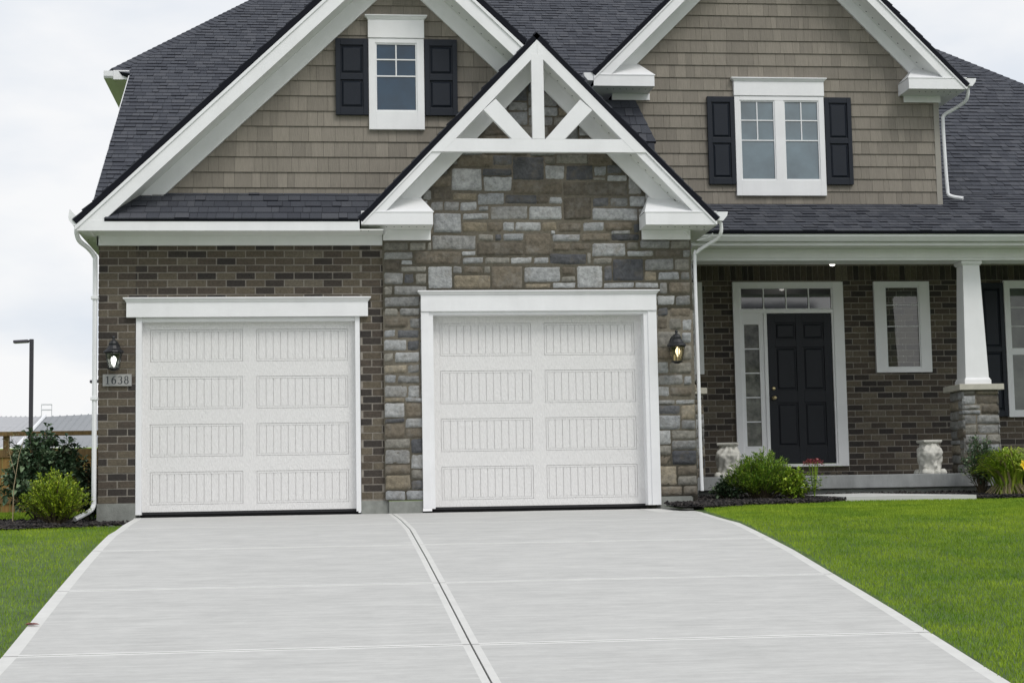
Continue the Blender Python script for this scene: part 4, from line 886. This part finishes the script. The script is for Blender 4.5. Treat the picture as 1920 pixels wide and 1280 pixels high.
# ---- mulch beds
MUL = mat('dark_mulch', (.022,.019,.018), .95, ramp=[(0,(.010,.010,.011)),(.6,(.026,.022,.021)),(1,(.070,.060,.055))], var=.2, vscale=30)
def mulch(name, n, pts, zf, seed):
    rnd = random.Random(seed); mb = MB(); lo = [min(p[i] for p in pts) for i in (0,1)]; hi = [max(p[i] for p in pts) for i in (0,1)]
    def inside(x, y):
        c = False; j = len(pts)-1
        for i in range(len(pts)):
            if (pts[i][1] > y) != (pts[j][1] > y) and x < (pts[j][0]-pts[i][0])*(y-pts[i][1])/(pts[j][1]-pts[i][1])+pts[i][0]: c = not c
            j = i
        return c
    # bed body
    N = 26
    gx = [lo[0]+(hi[0]-lo[0])*i/N for i in range(N+1)]; gy = [lo[1]+(hi[1]-lo[1])*i/N for i in range(N+1)]
    for i in range(N):
        for j in range(N):
            if inside((gx[i]+gx[i+1])/2, (gy[j]+gy[j+1])/2):
                mb.add([(x, y, zf(y)+.008) for x, y in ((gx[i],gy[j]),(gx[i+1],gy[j]),(gx[i+1],gy[j+1]),(gx[i],gy[j+1]))], [(0,1,2,3)])
    c = 0
    while c < n:
        x, y = rnd.uniform(lo[0], hi[0]), rnd.uniform(lo[1], hi[1])
        if not inside(x, y): c += .2; continue
        c += 1; l = rnd.uniform(.012,.035); w_ = rnd.uniform(.006,.014); t = rnd.uniform(.003,.008); z = zf(y)+.006+rnd.random()*.028
        M = Matrix.Rotation(rnd.uniform(0,6.28),3,'Z') @ Matrix.Rotation(rnd.uniform(-.6,.6),3,'Y') @ Matrix.Rotation(rnd.uniform(-.6,.6),3,'X')
        mb.hexa([M@Vector(p)+Vector((x,y,z)) for p in ((-l,-w_,-t),(l,-w_*.6,-t),(l,w_,-t),(-l*.8,w_,-t),(-l,-w_*.7,t),(l*.7,-w_,t),(l,w_*.8,t),(-l,w_,t))])
    return tag(mb.build(name, MUL, None), kind='stuff')
bR = [(5.80,-.12),(5.80,-1.0),(6.0,-1.02),(6.0,-1.38)]+[(x, float(bedR(np.array(x)))) for x in (6.1,6.6,7.0,7.4,7.8,8.0)]+[(8.0,.30),(7.70,.92),(8.45,1.06),(9.66,.34),(9.72,.05),(12,.15),(12,1.36),(6.25,1.36),(6.2,-.1)]
mulch('mulch_bed', 9000, bR, zr, 1)
mulch('mulch_bed', 3600, [(.02,-.14),(.02,-.5)]+[(x, float(bedL(np.array(x)))) for x in (-.2,-.5,-1.0,-1.4,-2.2,-2.9)]+[(-2.9,1.6),(-.42,1.6),(-.42,-.02)], zlft, 2)

# ================================================================ plants
def leafmat(name, a, b, r=.5, c3=None):
    return mat(name, a, r, ramp=[(0, tuple(x*.6 for x in a)), (.5, a), (1, b)], var=.12, vscale=12, spec=.35)
def leaf(mb, p, d, upv, L, W, fold=.25, droop=.15):
    d = d.normalized(); s = d.cross(upv)
    if s.length < .05: s = d.cross(Vector((1,.2,0)))
    s.normalize(); nn = s.cross(d).normalized()
    tip = p + d*L - Vector((0,0,1))*L*droop; mid = p + d*L*.5
    mb.add([p, mid - s*W/2 + nn*W*fold, mid, mid + s*W/2 + nn*W*fold, tip, p + d*L*.78 - s*W*.33 + nn*W*fold*.6 - Vector((0,0,1))*L*droop*.55, p + d*L*.78 + s*W*.33 + nn*W*fold*.6 - Vector((0,0,1))*L*droop*.55],
           [(0,2,1),(0,3,2),(1,2,5),(2,4,5),(2,3,6),(2,6,4)])
STEM = mat('woody_stem', (.09,.07,.04), .8, var=.2)
def shrub(name, base, rx, ry, h, nst, nlf, L, W, m, seed, label, cat, upright=.5, inner=.25, stemr=.005, droop=.15, group=None, top=None, jit=1.0):
    """stems rise from the base and fan out; leaves sit along the outer part of each stem"""
    rnd = random.Random(seed); t = empty(name, base, label=label, cat=cat, group=group); fo = MB(); st = MB()
    for i in range(nst):
        a = rnd.uniform(0, 2*math.pi); rr = math.sqrt(rnd.random()); el = math.sqrt(max(0, 1-rr*rr*.85))
        hz = h*(el*rnd.uniform(.72,1.06)); e = Vector((rx*rr*math.cos(a), ry*rr*math.sin(a), max(.05*h, hz)))
        b0 = Vector((e.x*.25*rnd.random(), e.y*.25*rnd.random(), 0)); c1 = Vector((e.x*.45, e.y*.45, e.z*(.55+.15*upright)))
        P = [b0*(1-s)**2 + c1*2*s*(1-s) + e*s*s for s in (0,.25,.5,.75,1)]
        st.tube(P, [stemr, stemr*.9, stemr*.7, stemr*.5, stemr*.25], n=5, cap=False)
        for k in range(nlf):
            s = inner + (1-inner)*rnd.random()**.8; p = b0*(1-s)**2 + c1*2*s*(1-s) + e*s*s; tg = (e-c1)*s + (c1-b0)*(1-s); tg.normalize()
            rv = Vector((rnd.gauss(0,1), rnd.gauss(0,1), rnd.gauss(0,.7))).normalized()
            d = (tg*upright + rv*(1-upright*.5)*jit + Vector((0,0,.25))).normalized(); sc = rnd.uniform(.6,1.15)*(1 if s < .9 else .8)
            leaf(fo, p + rv*L*.25, d, Vector((rnd.gauss(0,.3), rnd.gauss(0,.3), 1)), L*sc, W*sc, droop=droop)
    fo.build('foliage', m, t); st.build('stem', STEM, t); return t
LM_G = leafmat('leaf_yew_green', (.15,.29,.028), (.36,.48,.05)); LM_L = leafmat('leaf_lime', (.20,.34,.025), (.42,.52,.05)); LM_D = leafmat('leaf_dark', (.07,.13,.065), (.21,.29,.16), r=.4)
LM_S = leafmat('leaf_spirea', (.22,.34,.02), (.46,.54,.04)); LM_DL = leafmat('leaf_strap', (.24,.38,.03), (.50,.58,.08)); LM_DD = leafmat('leaf_deep', (.018,.042,.018), (.05,.09,.035))
shrub('green_shrub', (7.07,.50,.04), .47, .32, .57, 240, 46, .055, .013, LM_G, 11, 'dense bright green feathery shrub in front of the front door', 'shrub', upright=.75, inner=.3)
shrub('lime_shrub', (7.38,.34,.03), .22, .18, .38, 80, 20, .060, .034, LM_L, 12, 'small yellow-green broad-leaved plant at the right foot of the green shrub', 'plant', upright=.35)
shrub('low_shrub', (6.70,.62,.05), .20, .2, .28, 50, 18, .06, .032, LM_D, 13, 'low dark green leafy plant on the mulch left of the green shrub', 'plant', upright=.3)
shrub('spirea', (-.80,-.32,-.10), .40, .34, .58, 200, 44, .040, .016, LM_S, 14, 'round yellow-green shrub beside the left downspout', 'shrub', upright=.7, inner=.25)
shrub('tall_shrub', (-1.14,1.15,-.06), .55, .45, 1.06, 135, 42, .105, .062, LM_D, 15, 'tall dark green broad-leaved shrub in front of the wooden fence', 'shrub', upright=.3, inner=.2, stemr=.008, droop=.3)
shrub('bronze_shrub', (-.68,1.3,-.06), .20, .3, .82, 26, 26, .085, .050, leafmat('leaf_bronze', (.045,.060,.030), (.12,.11,.07)), 16, 'bronze-green leafy bush between the dark shrub and the downspout', 'shrub', upright=.3, stemr=.007, droop=.3)
shrub('dark_undershrub', (-.52,.35,-.06), .14, .16, .44, 40, 20, .06, .036, LM_DD, 17, 'small very dark bush tucked behind the left downspout', 'shrub', upright=.3)
shrub('rose_bush', (9.90,.98,.09), .26, .22, .70, 75, 24, .048, .026, LM_D, 18, 'sparse dark green bush in front of the stone column pier', 'shrub', upright=.5, stemr=.005)
shrub('leafy_plant', (10.55,1.15,.09), .30, .2, .52, 50, 18, .055, .028, LM_D, 19, 'dark green plant behind the yellow daylilies', 'plant', upright=.4)
# pale seed stalk by the tall shrub
t = empty('dry_stalk', (-1.42,.7,-.06), label='thin pale dry flower stalk rising left of the dark shrub', cat='plant')
mb = MB(); mb.tube([(0,0,0),(.01,0,.4),(.06,.02,.75),(.12,.03,.98)], [.006,.005,.004,.002], n=6); mb.tube([(.02,0,.55),(-.05,.02,.8),(-.06,.02,.95)], [.003,.003,.001], n=5); mb.build('stem', mat('dry_stem', (.36,.30,.18), .8), t)
mb = MB(); rnd = random.Random(4)
for i in range(60):
    p = Vector((rnd.gauss(-.03,.05), rnd.gauss(.02,.03), rnd.uniform(.78,1.02))); leaf(mb, p, Vector((rnd.gauss(0,1),rnd.gauss(0,1),rnd.gauss(.3,.5))), Vector((0,0,1)), .03, .014)
mb.build('seed_head', leafmat('pale_leaf', (.20,.22,.10), (.40,.38,.22)), t)
# red flowering plant
t = empty('red_flower', (7.70,.50,.07), label='small plant with pinkish red flower head beside the front step', cat='flower')
mb = MB(); rnd = random.Random(8)
for i in range(14):
    a = rnd.uniform(0,6.28); e = (.10*math.cos(a)*rnd.random(), .08*math.sin(a)*rnd.random(), rnd.uniform(.34,.41)); mb.tube([(0,0,0),(e[0]*.5,e[1]*.5,.18),e], .003, n=5)
for i in range(90):
    p = Vector((rnd.gauss(0,.05), rnd.gauss(0,.05), rnd.uniform(.05,.27))); leaf(mb, p, Vector((rnd.gauss(0,1),rnd.gauss(0,1),.3)), Vector((0,0,1)), .05, .03)
mb.build('foliage', LM_L, t); mb = MB()
for i in range(300):
    a = rnd.uniform(0,6.28); r = math.sqrt(rnd.random()); p = Vector((.12*r*math.cos(a), .10*r*math.sin(a), .41+.035*(1-r*r)+rnd.gauss(0,.006))); leaf(mb, p-Vector((0,0,.05))*rnd.random(), Vector((rnd.gauss(0,1),rnd.gauss(0,1),rnd.uniform(.2,1))), Vector((0,0,1)), .024, .016)
mb.build('flower_head', leafmat('petal_red', (.30,.055,.07), (.55,.20,.20)), t)
# daylilies
def daylily(x, y, s, seed, label):
    t = empty('daylily', (x,y,.035), label=label, cat='flowering plant', group='yellow daylilies by the porch'); rnd = random.Random(seed); mb = MB(); dr = MB()
    for i in range(int(620*s)):
        a = rnd.uniform(0,2*math.pi); sp = rnd.uniform(.08,.42)*s; hh = (.58*math.sqrt(max(.08,1-(sp/(.50*s))**2)))*rnd.uniform(.75,1.05); w_ = rnd.uniform(.018,.030); b = Vector((rnd.gauss(0,.05), rnd.gauss(0,.05), 0)); d = Vector((math.cos(a), math.sin(a), 0)); sd = Vector((-d.y, d.x, 0)); n = 7; pts = []
        for k in range(n+1):
            q_ = k/n; p = b + d*sp*(q_**1.3) + Vector((0,0,hh*math.sin(min(1.0,q_)*math.pi*rnd.uniform(.60,.64))*1.0)); ww = w_*(1-q_**2.2)*.5+.0005; pts += [p-sd*ww, p+sd*ww+Vector((0,0,.004))]
        (dr if (i % 9 == 0) else mb).add(pts, [(2*k,2*k+1,2*k+3,2*k+2) for k in range(n)])
    mb.build('foliage', LM_DL, t); 
    for i in range(60):
        a = rnd.uniform(0,6.28); l = rnd.uniform(.15,.3)*s; d = Vector((math.cos(a),math.sin(a)*.7-.5,0)).normalized(); dr.tube([(0,0,.12),d*l*.5+Vector((0,0,.15)),d*l+Vector((0,0,.01))], .0035, n=4, cap=False)
    dr.build('dry_leaf', mat('straw_leaf', (.30,.25,.14), .85, isl=.3), t)
    return t
def lilyflower(parent, p, d, sc=1):
    mb = MB(); d = Vector(d).normalized(); u = d.cross(Vector((0,0,1))).normalized(); v = d.cross(u)
    for k in range(6):
        a = k*math.pi/3; r = (u*math.cos(a)+v*math.sin(a)); s_ = (u*-math.sin(a)+v*math.cos(a)); w_ = (.020 if k % 2 else .026)*sc
        P = [Vector(p), Vector(p)+d*.03*sc+r*.012*sc, Vector(p)+d*.055*sc+r*.035*sc, Vector(p)+d*.058*sc+r*.062*sc]; W = [.003,w_*.6,w_,.003]
        vs = []
        for q_, ww in zip(P, W): vs += [q_-s_*ww, q_+s_*ww]
        mb.add(vs, [(2*i,2*i+1,2*i+3,2*i+2) for i in range(3)])
    mb.build('flower', YEL, parent, smooth=True)
YEL = mat('petal_yellow', (.80,.55,.02), .5, isl=.1)
d1_ = daylily(10.10, .62, 1.12, 5, 'daylily clump with a yellow flower right of the porch slab end')
d2_ = daylily(10.62, .50, .95, 6, 'daylily clump with yellow flowers at the right edge')
lilyflower(d1_, (.05,-.30,.34), (.2,-1,.35), 1.15); lilyflower(d1_, (.20,-.28,.31), (.5,-1,.1), .9)
lilyflower(d1_, (.30,-.02,.58), (.5,-1,.5), 1.0); lilyflower(d2_, (-.10,-.15,.62), (-.1,-1,.4), 1.1); lilyflower(d2_, (.10,-.2,.50), (.3,-1,.2), 1)
# small fallen leaf
mb = MB(); leaf(mb, Vector((.40,-9.2,prof(-9.2)+.006)), Vector((1,-.2,.02)), Vector((0,0,1)), .085, .04, droop=0); leaf(mb, Vector((.40,-9.2,prof(-9.2)+.007)), Vector((.6,.5,.05)), Vector((0,0,1)), .06, .03, droop=0)
tag(mb.build('fallen_leaf', mat('dead_leaf', (.25,.09,.08), .7), None), 'small reddish dead leaf on the left edge of the driveway', 'leaf')

# ================================================================ beyond the house, left
WOODF = mat('fence_wood', (.21,.135,.055), .85, var=.3, vscale=5, stretch=(4,4,.5), isl=0, bump=.3, bscale=60, bstretch=(6,6,.4))
yF = 12.0
fence = empty('wooden_fence', (-4,yF,.05), label='brown wooden fence with vertical boards and an open gap under its top rail', cat='fence')
Fi = Matrix.Translation((4,-yF,-.05))
def fs_(o): o.matrix_parent_inverse = Fi; return o
mb = MB(); rnd = random.Random(9); x = -9.0
while x < 1.0:
    mb.box(x, x+.135, yF+rnd.uniform(-.004,.004), yF+.022, .06, 1.19+rnd.uniform(-.005,.005)); x += .142
fs_(mb.build('board', mat('fence_board_wood', (.32,.19,.06), .85, isl=.22, var=.22, vscale=4, stretch=(5,5,.4)), fence, bevel=.003))
mb = MB(); 
for rl in ((-9, 1, yF-.03, yF-.006, 1.06, 1.20), (-9, 1, yF-.05, yF-.001, 1.435, 1.515), (-9, 1, yF-.035, yF-.006, .25, .35)):
    mb = MB(); mb.box(*rl); fs_(mb.build('rail', WOODF, fence, bevel=.003))
for x in (-8.2,-5.9,-3.55,-1.2): mb = MB(); mb.box(x-.05, x+.05, yF+.03, yF+.13, .0, 1.50); fs_(mb.build('post', WOODF, fence, bevel=.004))
# grassy rise seen through the gap
mb = MB(); mb.add([(-60,30,.1),(30,30,.1),(30,44,2.50),(-60,44,2.50),(30,300,2.5),(-60,300,2.5)], [(0,1,2,3),(3,2,4,5)])
tag(mb.build('bank', mat('bank_turf', (.15,.23,.035), .95, var=.2, vscale=2), None), kind='structure')
# lamp posts
def street_lamp(x, y, z0, h, label, armlen=.42):
    t = empty('street_lamp', (x,y,z0), label=label, cat='street lamp', group='dark box-headed lamp posts behind the fence')
    mb = MB(); mb.box(-.07,.07,-.07,.07,0,h); mb.lathe([(.16,0),(.16,.3),(.1,.34)], (0,0,0), n=16); mb.build('pole', METALP, t, bevel=.01)
    mb = MB(); mb.box(-armlen+.1,-.06,-.03,.03,h-.10,h-.03); mb.build('arm', METALP, t)
    mb = MB(); mb.px([(-.17,0),(.17,0),(.14,.10),(-.14,.10)], -armlen-.22, -.12)
    mb.v = [(v[0], v[1], v[2]+h-.12-( .05*(-v[0]-.12))) for v in mb.v]; mb.build('lamp_head', METALP, t, bevel=.012)
METALP = mat('dark_bronze_paint', (.035,.032,.045), .5, var=.1)
street_lamp(-8.63, 45, 1.9, 4.63, 'tall dark lamp post with box head rising behind the fence')
street_lamp(-6.03, 46, 1.9, 3.22, 'lamp post mostly hidden by the house, only its flat head showing', armlen=.40)
# metal-roofed building
bd = empty('metal_roof_building', (-22,95,2), label='low building with ribbed grey metal roofs far behind the fence', cat='building'); Bi = Matrix.Translation((22,-95,-2))
RM1 = mat('ribbed_metal_roof', (.40,.40,.41), .5, var=.05, vscale=1); RM2 = mat('ribbed_metal_roof_dark', (.24,.25,.26), .5, var=.05, vscale=1)
def bs(o): o.matrix_parent_inverse = Bi; return o
def ribroof(A, B, C, D, n, m, nm):   # A,B eave; D,C ridge
    A, B, C, D = map(Vector, (A,B,C,D)); mb = MB(); mb.add([A,B,C,D], [(0,1,2,3)]); nn = (B-A).cross(D-A).normalized()
    for i in range(n+1):
        p = A.lerp(B, i/n); q_ = D.lerp(C, i/n); s = (B-A).normalized()*.07
        mb.add([p-s, p+s, p+nn*.075, q_-s, q_+s, q_+nn*.075], [(0,2,5,3),(2,1,4,5)])
    return bs(mb.build(nm, m, bd))
ribroof((-60,80,3.7), (-15.2,80,4.0), (-16.52,97.9,6.73), (-50,125,8.6), 90, RM1, 'roof')
ribroof((-15.18,80,4.0), (4,76,3.6), (4,98,7.6), (-16.50,97.9,6.73), 44, RM2, 'roof')
mb = MB(); mb.tube([(-15.2,79.9,4.05),(-16.53,97.85,6.8)], .11, n=6); bs(mb.build('ridge_flashing', WHITE, bd))
mb = MB(); mb.box(-60,4,81.5,82.5,1.5,3.9); bs(mb.build('wall', RM1, bd))
# small white frame standing on the roof
fr = empty('roof_frame', (-16.78,100,6.7), label='small pale open frame standing above the metal roof ridge', cat='frame'); 
mb = MB()
for x in (-.34,.34): mb.box(x-.02,x+.02,-.02,.02,-.4,1.02)
for z in (.62,.98): mb.box(-.36,.36,-.03,.03,z-.04,z+.04)
mb.build('frame', mat('pale_metal', (.62,.64,.66), .5), fr)

# ================================================================ across the street, behind the camera: it shows only in the porch glass
def neighbour(x, y, w_, ridge, label, wallc):
    t = empty('neighbour_house', (x,y,-2), label=label, cat='house', group='houses across the street'); h = ridge-3.2
    mb = MB(); mb.box(-w_/2, w_/2, -4, 4, 0, h+2); mb.build('wall', wallc, t)
    mb = MB(); mb.px([(-4.6,h+1.9),(4.6,h+1.9),(0,ridge+2)], -w_/2-.4, w_/2+.4); mb.build('roof', SHING, t)
    for i in (-1,0,1): mb = MB(); mb.box(i*w_/3.2-.6, i*w_/3.2+.6, 3.99, 4.05, 3.4, 5.0); mb.build('window', GL_T, t)
TANW = mat('tan_siding', (.42,.38,.30), .8, var=.05)
neighbour(-2, -52, 13, 8.6, 'tan house across the street, seen only as a reflection left in the door transom', TANW)
neighbour(17, -50, 14, 9.2, 'grey-roofed house across the street, seen only as a reflection in the right transom panes', mat('grey_siding', (.30,.31,.32), .8, var=.05))
shrub('maple_tree', (8.0,-47,-2.0), 1.9, 1.9, 9.6, 60, 60, .42, .30, leafmat('leaf_orange', (.45,.20,.02), (.60,.38,.04)), 33, 'orange autumn tree across the street, seen only as a reflection in the transom', 'tree', upright=.4, stemr=.07)
